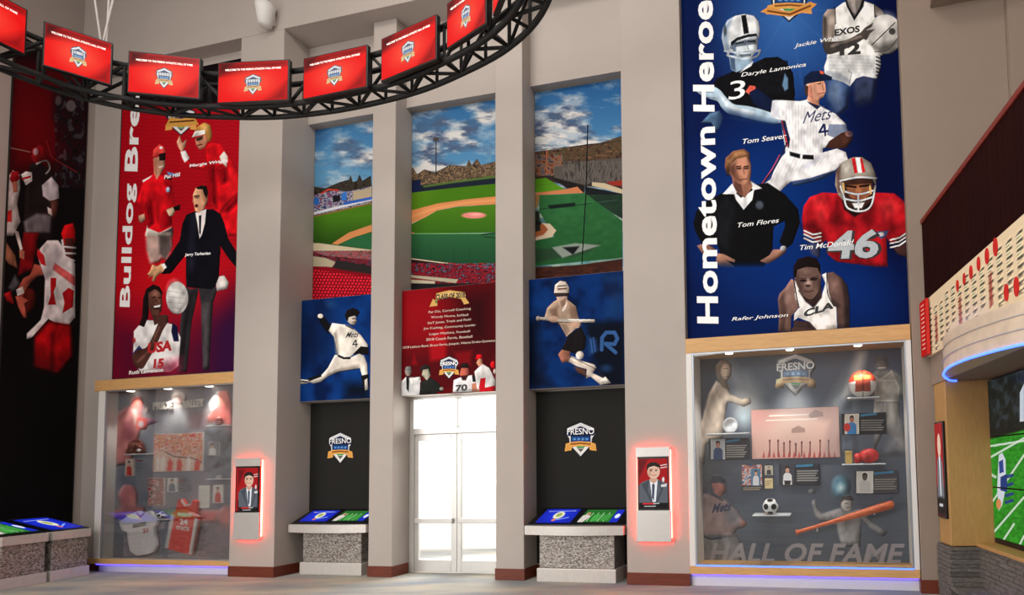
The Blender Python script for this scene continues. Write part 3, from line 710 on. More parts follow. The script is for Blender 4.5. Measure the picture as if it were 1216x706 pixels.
vw = thing('video_screen', 'large video wall of tiled screens showing a green football field', 'video wall', RIGHT, (1.6, .6, .72))
TE = .56
s0 = RIGHT.hit(1175, 560, TE)[0]; zr = [RIGHT.hit(1178, 637, TE)[1], RIGHT.hit(1175, 577.5, TE)[1], RIGHT.hit(1173, 519, TE)[1], 2.60]
def vpic(c):
    c.fill((28, 140, 26)); c.grain(1100, 300, 1400, 1000, 3, 3, [(24, 128, 22), (60, 176, 44)], 4, .7)
    c.poly([(1100, 300), (1300, 300), (1300, 500), (1216, 510), (1172, 522)], (22, 26, 24), 3)
    c.grain(1100, 430, 1230, 508, 5, 9, [(16, 20, 18), (30, 40, 34), (70, 84, 92)], 9, .6)
    for a, b_ in (((1172, 545), (1216, 520)), ((1172, 605), (1216, 540)), ((1178, 634), (1216, 590)), ((1172, 530), (1216, 523)), ((1192, 640), (1204, 622)), ((1211, 646), (1216, 636))):
        c.line([a, b_], 2.4, (220, 240, 214), .9, .8)
    c.line([(1172, 560), (1182, 566)], 3, (230, 240, 226), .8)
    c.poly([(1186, 540), (1190, 537), (1194, 545), (1195, 575), (1190, 600), (1186, 606), (1184, 580)], (224, 230, 240), .9); c.poly([(1186, 548), (1191, 545), (1192, 560), (1187, 562)], (40, 70, 150), .9)
    c.poly([(1188, 566), (1196, 562), (1196, 584), (1188, 582)], (24, 60, 130), .9); c.ell(1186, 598, 3, 6, (230, 150, 90), .9)
    for y in (566, 576, 588, 596): c.line([(1195, y), (1202, y - 2)], 4, (26, 60, 130), .85)
    c.poly([(1211, 466), (1216, 455), (1216, 500), (1211, 500)], (214, 224, 236), 1)
for r in range(3):
    for k in range(2):
        a0 = s0 + k * 1.06; p = B().box(a0 + .002, a0 + 1.056, TE, TE + .05, zr[r] + .003, zr[r + 1] - .003, .003, 1).obj('display_panel', BLACKP, vw)
        print_sheet('picture', RIGHT, (a0 + .008, TE - .003, zr[r] + .008), (1.044, 0, 0), (0, 0, zr[r + 1] - zr[r] - .016), vpic, ink_mat('video_picture', .25, .75), p, cell=.009)
B().box(s0, s0 + 2.12, TE - .004, TE + .05, zr[0] - .10, zr[0], .004, 1).obj('lower_trim', BLACKP, vw)
B().tube([(.46, .325, .06), (3.3, .325, .06)], .010, 6).obj('plinth_led', LEDV, mz)
def crouch(c):
    c.keep(); c.z(880, 280, 5.885)
    # crouching runner
    c.z(880, 280, 5.885)
    c.poly([(258, 440), (270, 400), (310, 360), (350, 300), (375, 310), (390, 420), (400, 500), (350, 560), (345, 665), (262, 665), (268, 540)], (128, 98, 88), 1.1); c.poly([(258, 440), (300, 400), (320, 560), (300, 660), (262, 665), (268, 540)], (72, 52, 48), 4, .8); c.glow(330, 420, 40, 70, (176, 140, 128), .8)
    c.poly([(600, 260), (640, 250), (700, 290), (740, 350), (755, 450), (755, 640), (680, 640), (665, 520), (610, 470), (600, 380)], (96, 72, 66), 1.1); c.glow(650, 340, 50, 70, (160, 124, 112), .8); c.poly([(700, 290), (740, 350), (755, 450), (755, 640), (720, 640), (715, 420)], (46, 34, 34), 4, .8); c.poly([(610, 470), (665, 520), (690, 480), (640, 440)], (50, 36, 36), 4, .7)
    c.poly([(370, 590), (490, 600), (530, 660), (365, 665)], (60, 44, 42)); c.poly([(350, 640), (600, 640), (600, 670), (350, 670)], (70, 50, 48), 2)
    c.poly([(370, 310), (400, 330), (440, 440), (500, 500), (560, 430), (590, 330), (565, 270), (600, 255), (612, 400), (640, 480), (665, 500), (672, 645), (530, 655), (480, 600), (400, 570), (370, 590), (372, 540), (405, 500), (380, 430)], (238, 234, 230), 1.1)
    c.line([(368, 300), (390, 440), (405, 500)], 9, (20, 16, 16)); c.line([(600, 258), (605, 400), (650, 490)], 8, (20, 16, 16), smooth=True)
    c.poly([(400, 380), (560, 340), (565, 430), (510, 500), (450, 460)], (52, 36, 34), 2)
    c.poly([(375, 290), (385, 230), (460, 205), (545, 230), (560, 290), (545, 370), (510, 430), (470, 440), (420, 400), (390, 340)], (110, 84, 76), 1.1, smooth=True); c.poly([(378, 300), (400, 260), (430, 400), (395, 345)], (64, 46, 44), 4, .8); c.glow(470, 330, 36, 50, (206, 176, 164), .8); c.glow(455, 245, 50, 30, (150, 120, 110), .7)
    c.poly([(366, 290), (365, 215), (395, 160), (470, 140), (530, 158), (556, 210), (556, 275), (535, 225), (460, 215), (395, 235), (385, 290)], (22, 14, 14))
    c.line([(415, 308), (455, 312)], 8, (26, 16, 16)); c.line([(482, 308), (535, 292)], 8, (26, 16, 16)); c.line([(408, 295), (455, 296)], 5, (40, 26, 26)); c.line([(482, 294), (535, 280)], 5, (40, 26, 26)); c.ell(435, 312, 24, 12, (20, 12, 12), 1.2, .6); c.ell(508, 302, 26, 12, (20, 12, 12), 1.2, .6); c.ell(468, 348, 18, 10, (60, 40, 38), 1.5); c.line([(440, 385), (475, 392), (505, 380)], 8, (70, 40, 40))
    c.z(0, 0, 1); c.folds(.5, 6)

# ------------------------------------------------------------------ tall blue banner
def blue_banner(c):
    c.fill((2, 28, 84))
    c.z(0, 0, 1); c.poly([(800, -200), (860, -200), (880, 80), (830, 420), (800, 420)], (0, 14, 62), 60, .8)
    c.poly([(1010, -200), (1090, -200), (1090, 420), (1040, 300), (1000, 140)], (0, 8, 52), 50, .9)
    c.glow(935, 25, 110, 120, (58, 112, 184), .95, .8); c.glow(900, 250, 130, 120, (2, 58, 140), .8); c.glow(990, 345, 120, 60, (4, 52, 140), .6)
    for k in range(9): c.line([(937, 12), (937 + 90 * math.cos(k * .7), 12 + 90 * math.sin(k * .7))], 2, (90, 140, 205), .12, 3)
    crest(c, 937, 0, 26, 22)
    c.poly([(903, 14), (912, 8), (937, 14), (962, 2), (970, 5), (962, 12), (938, 20), (914, 17)], (216, 150, 76)); c.line([(912, 13), (938, 17), (962, 7)], 2.5, (110, 54, 22), .8)
    c.keep()
    # player with a silver helmet
    c.z(805, 0, 5.043)
    c.poly([(200, 520), (230, 470), (320, 430), (440, 385), (520, 345), (600, 340), (650, 370), (690, 440), (700, 560), (690, 700), (420, 720), (280, 640)], (9, 9, 13), 1.2)
    c.grain(480, 360, 660, 560, 4, 3, [(8, 8, 11), (22, 24, 34)], 3, .5)
    c.poly([(640, 440), (660, 470), (660, 530), (640, 545), (625, 510)], (110, 150, 186), 2, .8)
    c.poly([(305, 330), (440, 335), (450, 375), (400, 410), (350, 432), (318, 415)], (150, 176, 198)); c.poly([(405, 400), (452, 365), (440, 395), (370, 435)], (225, 232, 240))
    c.poly([(310, 330), (340, 340), (345, 425), (318, 415)], (70, 92, 118), 1.5)
    c.poly([(315, 255), (350, 225), (470, 205), (480, 250), (472, 300), (440, 345), (385, 348), (340, 325), (318, 300)], (206, 216, 222))
    c.poly([(315, 255), (345, 235), (350, 330), (318, 300)], (86, 104, 126), 2, .9)
    c.poly([(335, 255), (400, 238), (470, 235), (470, 262), (400, 272), (345, 280)], (40, 50, 66), 2.5, .75)
    c.line([(350, 260), (392, 252)], 9, (18, 22, 30)); c.line([(420, 248), (462, 246)], 9, (18, 22, 30)); c.line([(412, 262), (422, 296)], 7, (120, 138, 154), .8)
    c.poly([(350, 315), (440, 305), (436, 335), (380, 345)], (70, 84, 100), 1.5, .8); c.line([(360, 322), (432, 318)], 6, (235, 240, 244))
    c.poly([(263, 225), (272, 170), (298, 122), (345, 94), (400, 84), (452, 95), (484, 130), (492, 180), (486, 238), (472, 203), (420, 206), (352, 226), (318, 250), (312, 290), (332, 302), (302, 322), (280, 300)], (222, 226, 230), smooth=False)
    c.poly([(263, 225), (272, 170), (298, 122), (330, 102), (300, 180), (300, 250), (312, 290), (300, 315), (280, 300)], (128, 150, 172), 4, .85)
    c.glow(430, 140, 60, 60, (252, 254, 255), .9); c.poly([(378, 92), (408, 88), (426, 198), (395, 206)], (14, 14, 18))
    c.poly([(315, 255), (352, 226), (420, 205), (470, 200), (476, 216), (420, 222), (355, 244), (322, 275)], (20, 24, 30)); c.ell(282, 180, 10, 35, (30, 36, 44), 1.5, .7)
    for P_ in ([(280, 305), (400, 318), (492, 300)], [(295, 330), (390, 352), (470, 338), (492, 305)], [(300, 312), (302, 335)]): c.line(P_, 11, (196, 208, 220), smooth=True)
    c.z(805, 80, 5.043)
    c.poly([(105, 130), (150, 118), (205, 112), (250, 135), (285, 175), (335, 220), (420, 232), (520, 258), (620, 300), (600, 335), (480, 320), (360, 290), (300, 275), (262, 240), (240, 205), (200, 190), (140, 165)], (176, 200, 218), smooth=True)
    c.poly([(240, 150), (300, 200), (340, 235), (460, 262), (440, 290), (330, 262), (280, 225)], (226, 236, 242), 3, .8)
    c.poly([(300, 275), (360, 290), (480, 320), (600, 335), (560, 345), (430, 330), (330, 310)], (70, 100, 136), 3, .7)
    for q in ((110, 131, 200, 128), (130, 150, 215, 150), (150, 178, 225, 182)): c.line([q[:2], q[2:]], 4, (84, 106, 132), .7)
    c.poly([(140, 330), (190, 275), (250, 258), (272, 300), (250, 360), (225, 380), (200, 330)], (84, 116, 150), 2); c.poly([(290, 300), (330, 300), (390, 320), (330, 340)], (96, 130, 160), 2)
    # basketball player
    c.z(940, 0, 5.043)
    c.poly([(205, 480), (270, 470), (345, 510), (330, 640), (260, 700), (215, 600)], (70, 90, 128), 8, .8); c.poly([(365, 480), (440, 440), (505, 470), (480, 620), (430, 690), (380, 600)], (58, 66, 92), 8, .85)
    c.poly([(215, 560), (250, 480), (300, 480), (290, 650)], (150, 170, 200), 10, .5)
    c.poly([(195, 400), (215, 340), (240, 310), (460, 310), (530, 330), (535, 390), (510, 470), (430, 455), (385, 470), (350, 515), (310, 490), (240, 470), (198, 440)], (212, 212, 212), 1.2)
    c.poly([(198, 440), (240, 470), (310, 490), (350, 515), (352, 480), (300, 440), (210, 420)], (150, 156, 166), 3, .8); c.line([(345, 500), (360, 440), (340, 420)], 6, (120, 122, 128), .8)
    for q in range(5): c.line([(225, 345 + q * 22), (500, 360 + q * 18)], 4, (180, 180, 182), .5, 1.5)
    for q in range(6): c.line([(508, 340 + q * 22), (530, 350 + q * 22)], 10, (20, 20, 24), .9)
    c.poly([(210, 345), (262, 50), (310, 15), (430, 5), (500, 30), (500, 110), (545, 330), (460, 330), (240, 325)], (236, 234, 230), 1.2)
    c.poly([(318, -10), (440, -10), (430, 40), (375, 125), (330, 40)], (28, 26, 28)); c.poly([(330, -10), (425, -10), (405, 50), (378, 95), (345, 40)], (120, 112, 108), 1.5); c.poly([(350, -10), (380, -10), (385, 80), (365, 70)], (176, 166, 160), 2, .8)
    c.line([(258, 45), (262, 140)], 12, (20, 20, 22)); c.line([(498, 30), (500, 100)], 12, (24, 24, 26))
    c.poly([(186, 140), (190, 90), (215, 55), (258, 55), (262, 130), (255, 215), (215, 290), (188, 260)], (150, 136, 126), 1.2); c.poly([(186, 140), (192, 90), (212, 110), (215, 290), (188, 260)], (70, 62, 58), 3, .9); c.glow(232, 120, 26, 40, (208, 196, 186), .8)
    c.poly([(500, 30), (540, 60), (556, 90), (520, 105), (500, 85)], (110, 100, 94), 1.5)
    c.poly([(188, 255), (230, 250), (330, 240), (415, 195), (440, 210), (420, 240), (340, 285), (230, 325), (195, 300)], (60, 54, 52), 1.2, smooth=True); c.line([(240, 275), (420, 215)], 18, (128, 116, 108), .8, 2)
    c.ell(560, 205, 104, 118, (188, 184, 180), 1.2); c.glow(560, 130, 90, 80, (236, 234, 230), .9); c.poly([(470, 260), (520, 320), (600, 310), (650, 240), (600, 250), (530, 270)], (60, 56, 54), 8, .7)
    c.line([(480, 270), (620, 135)], 7, (50, 46, 46), .9); c.line([(500, 310), (580, 295), (655, 200)], 6, (60, 56, 54), .8, smooth=True); c.ell(602, 188, 20, 20, (70, 66, 64), 1.2)
    c.poly([(410, 200), (440, 165), (490, 135), (480, 160), (450, 180), (500, 175), (470, 200), (450, 240), (425, 232)], (76, 68, 64), 1.2)
    # pitcher in pinstripes
    c.z(805, 80, 5.043)
    c.poly([(405, 145), (430, 108), (462, 112), (470, 140), (440, 170)], (214, 90, 74)); c.poly([(425, 150), (470, 125), (520, 160), (590, 210), (585, 262), (500, 250), (450, 215)], (10, 22, 52))
    c.z(912, 0, 4.0)
    c.poly([(25, 478), (60, 475), (150, 480), (200, 470), (260, 510), (320, 540), (370, 590), (380, 640), (300, 690), (260, 704), (250, 800), (90, 800), (80, 690), (60, 570), (22, 556)], (238, 236, 238), 1.0)
    c.poly([(20, 478), (44, 474), (60, 560), (10, 556)], (206, 208, 216), 1.5)
    for q in range(14): c.line([(70 + q * 15, 500), (80 + q * 13, 790)], 1.6, (176, 178, 196), .55)
    c.poly([(60, 570), (82, 572), (105, 660), (100, 704), (85, 690)], (20, 26, 60)); c.line([(66, 575), (92, 690)], 5, (200, 60, 50))
    c.poly([(290, 590), (370, 590), (380, 625), (330, 660), (280, 640)], (96, 110, 140), 1.5, .8); c.poly([(350, 630), (398, 620), (404, 660), (370, 704), (270, 704), (290, 670)], (70, 40, 30)); c.ell(385, 635, 18, 14, (196, 130, 100), 1)
    c.poly([(185, 480), (235, 495), (250, 505), (232, 520), (195, 492)], (30, 36, 70)); c.poly([(190, 455), (245, 470), (240, 500), (205, 488), (184, 472)], (204, 140, 112))
    c.poly([(182, 400), (200, 380), (260, 375), (272, 400), (275, 430), (262, 462), (232, 476), (196, 466), (184, 430)], (222, 160, 132), .9); c.poly([(184, 410), (205, 400), (215, 470), (196, 462)], (170, 104, 84), 1.6, .8)
    c.poly([(172, 400), (176, 450), (190, 460), (192, 410)], (60, 40, 34)); c.line([(236, 398), (250, 396)], 6, (40, 30, 30)); c.line([(258, 400), (264, 428)], 5, (176, 110, 88)); c.line([(238, 446), (266, 440)], 5, (150, 60, 56))
    c.poly([(168, 402), (172, 365), (205, 338), (255, 335), (275, 352), (305, 365), (304, 380), (262, 384), (215, 392)], (16, 28, 58)); c.poly([(245, 335), (262, 340), (266, 352), (250, 350)], (214, 90, 60))
    c.z(930, 170, 4.707)
    c.poly([(-70, 200), (-30, 100), (25, 40), (190, 60), (300, 30), (350, 50), (362, 95), (290, 150), (150, 195), (40, 215), (-20, 270), (-90, 250), (-125, 240)], (236, 234, 236), 1.0)
    for q in range(16): c.line([(-100 + q * 26, 240 - q * 9), (-30 + q * 24, 60 + abs(8 - q) * 4)], 1.7, (170, 172, 196), .5)
    c.poly([(40, 215), (150, 195), (290, 150), (362, 95), (350, 130), (200, 200), (60, 235)], (120, 124, 144), 5, .6); c.poly([(100, 130), (190, 70), (230, 60), (140, 150)], (196, 198, 210), 4, .7)
    c.line([(-125, 235), (-55, 150), (-10, 70), (20, 0)], 9, (24, 28, 58)); c.line([(-120, 228), (-60, 140), (-20, 65)], 3, (206, 70, 60))
    c.poly([(35, 45), (100, 62), (170, 66), (172, 92), (100, 88), (38, 70)], (14, 14, 18)); c.poly([(95, 62), (110, 62), (106, 90), (94, 88)], (220, 220, 222))
    # person in a black sweater
    c.z(805, 160, 4.4125)
    c.poly([(88, 500), (80, 460), (95, 400), (160, 340), (240, 300), (290, 290), (420, 260), (470, 250), (560, 310), (630, 390), (640, 460), (600, 570), (560, 600), (530, 560), (560, 480), (560, 450), (500, 480), (495, 600), (450, 690), (230, 690), (215, 600), (200, 560), (130, 580)], (9, 9, 12), 1.2)
    c.poly([(200, 380), (260, 320), (300, 400), (260, 600), (210, 560)], (26, 28, 34), 8, .6)
    c.poly([(100, 580), (145, 565), (200, 600), (150, 640), (120, 610)], (130, 92, 76), 1.2)
    c.poly([(205, 620), (240, 625), (300, 655), (296, 668), (250, 655), (298, 690), (285, 702), (220, 690), (200, 660)], (150, 108, 90)); c.poly([(500, 600), (540, 600), (572, 590), (560, 620), (500, 660), (470, 675), (430, 660), (480, 630)], (150, 108, 90)); c.ell(552, 595, 16, 14, (150, 150, 150), 1.1)
    c.poly([(288, 290), (330, 330), (400, 285), (390, 340), (345, 392), (305, 340)], (226, 226, 228)); c.poly([(235, 310), (285, 255), (310, 300), (300, 310)], (240, 240, 242)); c.poly([(378, 240), (440, 280), (395, 290), (380, 270)], (240, 240, 242))
    c.poly([(285, 230), (375, 225), (392, 270), (350, 330), (310, 300), (290, 265)], (150, 100, 80)); c.poly([(285, 230), (330, 250), (345, 325), (310, 300), (290, 262)], (84, 52, 44), 2, .8)
    c.poly([(268, 180), (280, 130), (340, 105), (375, 130), (384, 180), (378, 230), (350, 258), (320, 255), (285, 225)], (176, 122, 98), 1.0, smooth=True)
    c.poly([(268, 180), (290, 150), (310, 250), (285, 225)], (104, 66, 54), 3, .8)
    c.poly([(245, 170), (250, 120), (290, 85), (345, 74), (375, 95), (378, 150), (360, 115), (310, 125), (280, 150), (270, 210), (255, 195)], (112, 76, 50)); c.poly([(260, 140), (300, 95), (345, 85), (360, 100), (300, 118), (275, 150)], (160, 116, 78), 2, .8); c.ell(262, 190, 9, 22, (66, 42, 30), 2)
    for x in (318, 358): c.line([(x - 12, 166), (x + 12, 162)], 6, (48, 30, 26)); c.line([(x - 9, 178), (x + 9, 176)], 6, (30, 20, 20), .8)
    c.ell(320, 174, 15, 9, (40, 24, 20), 1.2, .55); c.ell(358, 172, 15, 9, (40, 24, 20), 1.2, .55); c.poly([(268, 180), (300, 150), (330, 250), (300, 235)], (90, 54, 44), 4, .6); c.line([(342, 172), (348, 206)], 6, (128, 82, 66)); c.line([(322, 236), (362, 230)], 6, (96, 46, 42)); c.ell(428, 368, 20, 22, (120, 130, 150), 3, .6)
    # red jersey player
    c.z(930, 170, 4.707)
    c.poly([(130, 560), (210, 560), (200, 640), (160, 620)], (70, 64, 84), 3, .8); c.poly([(610, 580), (700, 550), (700, 640), (640, 620)], (70, 40, 34), 3, .9)
    c.poly([(105, 420), (115, 350), (150, 300), (220, 275), (300, 280), (510, 275), (620, 280), (670, 320), (700, 390), (700, 500), (600, 560), (575, 520), (585, 690), (520, 690), (300, 660), (250, 620), (245, 540), (210, 560), (115, 500)], (172, 18, 28), 1.1)
    c.grain(110, 280, 690, 690, 12, 18, [(120, 8, 18), (172, 18, 28), (206, 40, 44)], 5, .0)
    for P_ in ([(160, 310), (230, 300), (250, 400), (200, 470)], [(520, 330), (600, 300), (660, 350), (580, 430)]): c.poly(P_, (214, 46, 50), 9, .75)
    for P_ in ([(260, 440), (300, 300), (330, 420), (400, 460), (300, 480)], [(420, 420), (500, 300), (510, 440), (470, 470)], [(570, 520), (600, 420), (640, 470), (600, 545)], [(110, 460), (180, 430), (240, 520), (200, 540)], [(250, 600), (420, 560), (480, 660), (300, 650)]): c.poly(P_, (92, 4, 12), 9, .75)
    for y in (500, 520, 542): c.line([(118, y - 12), (165, y + 10), (210, y + 2)], 8, (232, 222, 222)); c.line([(600, y + 40), (650, y + 28), (694, y - 2)], 8, (232, 222, 222))
    c.poly([(320, 280), (510, 270), (490, 360), (400, 412), (340, 370)], (24, 10, 12), 3)
    c.poly([(340, 200), (500, 190), (510, 300), (440, 372), (370, 350), (330, 280)], (60, 34, 26)); c.poly([(350, 235), (490, 225), (485, 290), (440, 330), (370, 300)], (146, 88, 58), 2); c.line([(355, 238), (405, 245)], 12, (30, 16, 12)); c.line([(430, 240), (480, 235)], 12, (30, 16, 12)); c.ell(420, 270, 18, 22, (176, 112, 74), 2)
    c.poly([(290, 230), (296, 160), (330, 105), (390, 78), (440, 78), (490, 110), (515, 170), (520, 240), (500, 200), (420, 190), (330, 205), (325, 270), (345, 330), (310, 290)], (150, 140, 128)); c.glow(360, 140, 60, 60, (206, 200, 190), .8); c.poly([(296, 160), (320, 115), (318, 220), (325, 280), (305, 275)], (92, 60, 52), 3, .8)
    c.poly([(382, 84), (402, 80), (418, 165), (398, 168)], (200, 24, 30)); c.poly([(404, 80), (428, 79), (440, 165), (418, 165)], (240, 238, 236)); c.poly([(430, 80), (442, 84), (460, 160), (442, 164)], (200, 24, 30))
    for P_ in ([(318, 210), (420, 190), (520, 195)], [(320, 240), (340, 300), (360, 360), (430, 380), (490, 350), (515, 240)], [(330, 265), (420, 285), (510, 262)], [(345, 310), (420, 322), (500, 300)], [(420, 285), (420, 380)]): c.line(P_, 9, (210, 212, 216), smooth=True)
    c.poly([(385, 335), (455, 330), (440, 362), (400, 362)], (226, 226, 226), 1.5); c.line([(335, 225), (340, 275)], 10, (210, 170, 110)); c.line([(485, 240), (490, 280)], 10, (200, 160, 100))
    c.poly([(525, 492), (590, 488), (575, 520), (548, 535), (530, 520)], (60, 70, 110), 1.5); c.ell(548, 508, 16, 12, (200, 190, 190), 1.5)
    c.z(0, 0, 1)
    c.z(880, 280, 5.885)
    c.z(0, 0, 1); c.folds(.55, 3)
    c.fade([(940, 340), (935, 310), (980, 314), (1060, 318), (1090, 300), (1090, 345), (1010, 345)]); c.fade([(845, 340), (850, 314), (928, 314), (930, 340)]); c.fade([(1008, 160), (1012, 128), (1028, 120), (1050, 118), (1050, 160)], 12); c.fade([(855, 150), (858, 132), (930, 150), (925, 165)], 14)
    for P_ in ([(978, 148), (973, 157), (983, 155.5)], [(979, 148), (980, 160.5)]): c.line(P_, 2.6, (24, 34, 84))
    crouch(c)

bt = thing('hall_banner', 'very tall blue banner with a montage of athletes and upright white title', 'banner', MAIN, (4.14, -.005, 3.5))
BZ0 = MAIN.hit(945, 394, -.02)[1]
B().box(2.63, 5.655, -.018, -.004, BZ0, 8.95).obj('panel', mat('navy_panel', rgb(4, 20, 70), .5, noise=.05), bt)
print_sheet('banner_print', MAIN, (2.63, -.021, BZ0), (3.025, 0, 0), (0, 0, 8.95 - BZ0), blue_banner, INK, bt, cell=.0088)
E1 = -.0235
lettering('Hometown', MAIN, E1, (853.5, 384), (849.2, 150), (-25.5, -.4), WHITEINK, bt, .03, 0, 1.04); lettering('Heroes', MAIN, E1, (848.9, 132.5), (846.3, -19), (-25.5, -.4), WHITEINK, bt, .03, 0, 1.04)
for tx, a, b_, h in (('Jackie White', (943, 58), (1001, 47), 7), ('Daryle Lamonica', (880, 92.5), (957, 80), 7), ('Tom Seaver', (882, 171), (934, 164), 7), ('Tom Flores', (876, 270), (925, 264), 6.5), ('Tim McDonald', (950, 297), (1014, 290), 7), ('Rafer Johnson', (869, 382), (936, 377), 6.5)):
    lettering(tx, MAIN, E1 - .002, a, b_, (0, -h * .85), WHITEINK, bt, .006, .25)
NAVYINK = mat('navy_ink', rgb(24, 34, 84), .5, noise=.02); REDINK = mat('red_ink', rgb(190, 30, 36), .5, noise=.02); SILVERINK = mat('silver_ink', rgb(190, 196, 202), .5, noise=.12, scale=30)
lettering('Mets', MAIN, E1, (953, 147), (987, 141), (2, -14), NAVYINK, bt, .0, .3)
lettering('EXOS', MAIN, E1, (991, 43), (1021, 38), (0, -8), BLACKINK, bt, .04); lettering('12', MAIN, E1, (997, 66), (1022, 64), (0, -14), BLACKINK, bt, .05)
lettering('3', MAIN, E1, (865, 119), (884, 116), (2, -22), WHITEINK, bt, .0); lettering('46', MAIN, E1, (980, 309), (1046, 307), (4, -35), BLACKINK, bt, .07); lettering('46', MAIN, E1 - .001, (982, 308), (1042, 306), (4, -34), SILVERINK, bt, .03)
lettering('CLA', MAIN, E1, (954, 377), (990, 366), (1, -9), BLACKINK, bt, .05)

# ------------------------------------------------------------------ tall red banner
def red_banner(c):
    c.fill((178, 10, 26)); c.z(0, 0, 1)
    i = np.arange(len(c.x)); w = np.sin(c.y * 1.35 + 1.2 * np.sin(c.x * .35)) * .5 + .5
    c._mix(i, .26 * w, (120, 4, 16))
    c.poly([(120, 380), (300, 340), (300, 470), (120, 470)], (84, 12, 44), 60, .9); c.poly([(250, 380), (300, 340), (300, 470), (240, 470)], (40, 14, 60), 40, .8)
    c.glow(205, 330, 80, 90, (220, 16, 26), .7); c.poly([(130, 40), (300, 40), (300, 122), (130, 128)], (14, 8, 10), 6)
    crest(c, 215, 143, 18, 15)
    c.poly([(196, 150), (202, 139), (215, 141), (230, 137), (236, 148), (226, 148), (215, 151), (204, 149)], (206, 150, 70)); c.line([(202, 145), (230, 143)], 2, (80, 40, 20), .9)
    c.keep()
    # waving coach with a visor
    c.z(135, 120, 4.413)
    c.poly([(355, 290), (385, 285), (410, 330), (490, 330), (480, 240), (510, 215), (560, 225), (600, 270), (640, 340), (665, 400), (665, 706), (600, 706), (560, 600), (520, 560), (490, 440), (480, 360), (400, 350), (365, 320)], (206, 14, 26), 1.1)
    for P_ in ([(490, 340), (530, 330), (540, 560), (510, 520)], [(570, 580), (620, 520), (660, 480), (660, 520), (600, 580)], [(540, 360), (600, 340), (620, 420), (570, 430)]): c.poly(P_, (110, 0, 12), 5, .75)
    c.poly([(590, 320), (650, 380), (660, 480), (600, 520)], (238, 30, 38), 6, .6)
    c.poly([(330, 215), (345, 180), (360, 220), (382, 200), (375, 240), (355, 265), (340, 245)], (216, 160, 130)); c.poly([(350, 265), (375, 258), (398, 300), (372, 322), (358, 295)], (236, 230, 228)); c.poly([(555, 290), (578, 262), (598, 290), (590, 345), (565, 320)], (230, 216, 208))
    c.poly([(428, 195), (480, 175), (490, 215), (475, 245), (450, 255), (432, 230)], (206, 138, 108)); c.poly([(430, 195), (470, 180), (465, 200), (435, 212)], (60, 40, 34)); c.line([(440, 232), (462, 226)], 8, (120, 40, 40))
    c.poly([(425, 165), (435, 135), (475, 112), (505, 125), (516, 170), (510, 205), (492, 215), (482, 175), (430, 180)], (176, 128, 62)); c.glow(480, 140, 30, 30, (222, 184, 110), .8); c.poly([(410, 190), (425, 158), (478, 150), (478, 172), (430, 185)], (236, 232, 226))
    # coach in red cap and shirt
    c.poly([(165, 706), (175, 650), (300, 650), (310, 706)], (206, 196, 188)); c.poly([(250, 690), (310, 660), (310, 706), (250, 706)], (70, 60, 60), 2)
    c.poly([(120, 530), (145, 450), (160, 410), (205, 385), (215, 370), (265, 395), (310, 430), (316, 520), (325, 570), (290, 590), (300, 660), (240, 690), (180, 665), (165, 600), (150, 560)], (214, 16, 28), 1.1)
    for P_ in ([(170, 560), (200, 520), (210, 640), (180, 660)], [(265, 590), (300, 560), (300, 650), (260, 670)], [(270, 420), (310, 440), (300, 520)]): c.poly(P_, (110, 0, 12), 4, .8)
    c.poly([(150, 415), (200, 390), (190, 402), (155, 425)], (240, 220, 215)); c.poly([(265, 395), (310, 400), (300, 412), (268, 410)], (14, 10, 14)); c.poly([(280, 370), (340, 385), (335, 398), (285, 385)], (86, 140, 200), 1.2)
    c.ell(284, 464, 10, 14, (150, 170, 200), 1.2)
    c.poly([(168, 690), (300, 690), (305, 760), (280, 830), (250, 820), (235, 840), (190, 850), (172, 780)], (186, 172, 160), 4, .9); c.poly([(235, 700), (300, 700), (300, 780), (270, 830), (240, 800)], (58, 50, 50), 4, .8)
    c.poly([(130, 600), (160, 590), (165, 620), (145, 640), (132, 625)], (216, 170, 140)); c.poly([(275, 570), (310, 555), (330, 560), (310, 600), (290, 600)], (220, 190, 160)); c.poly([(310, 555), (350, 540), (345, 570), (320, 575)], (20, 16, 16))
    c.poly([(208, 300), (240, 290), (268, 290), (270, 340), (250, 372), (225, 410), (212, 375)], (214, 156, 126)); c.poly([(235, 270), (272, 270), (270, 310), (240, 312)], (28, 18, 18)); c.line([(238, 345), (262, 340)], 8, (240, 220, 210)); c.poly([(208, 300), (222, 300), (226, 400), (212, 375)], (150, 86, 66), 2, .8)
    c.poly([(204, 290), (208, 255), (240, 225), (265, 240), (275, 268), (240, 275), (215, 292)], (222, 66, 60)); c.ell(248, 244, 9, 7, (240, 230, 226), 1.2)
    # coach in a dark suit
    c.z(135, 280, 4.155)
    c.poly([(348, 250), (380, 260), (500, 250), (512, 260), (490, 330), (470, 660), (440, 660), (430, 330), (420, 260), (385, 420), (360, 670), (310, 670), (330, 420)], (52, 48, 52), 1.2); c.poly([(360, 280), (400, 270), (360, 500), (340, 660), (325, 600)], (24, 22, 26), 5, .8)
    c.poly([(440, 330), (470, 330), (462, 640), (448, 640)], (84, 78, 80), 4, .8)
    c.z(135, 120, 4.413)
    c.poly([(345, 730), (360, 640), (380, 595), (440, 570), (520, 565), (560, 590), (580, 640), (600, 720), (650, 800), (665, 860), (650, 880), (600, 820), (560, 760), (548, 960), (515, 985), (380, 975), (378, 900), (380, 800), (300, 900), (255, 905), (240, 880), (300, 800)], (12, 12, 20), 1.1)
    c.poly([(395, 600), (430, 590), (420, 900), (390, 900)], (34, 36, 52), 6, .6)
    c.poly([(428, 585), (485, 565), (478, 640), (462, 700), (450, 720), (440, 650)], (236, 226, 226)); c.poly([(446, 600), (460, 596), (456, 700), (448, 690)], (14, 14, 24))
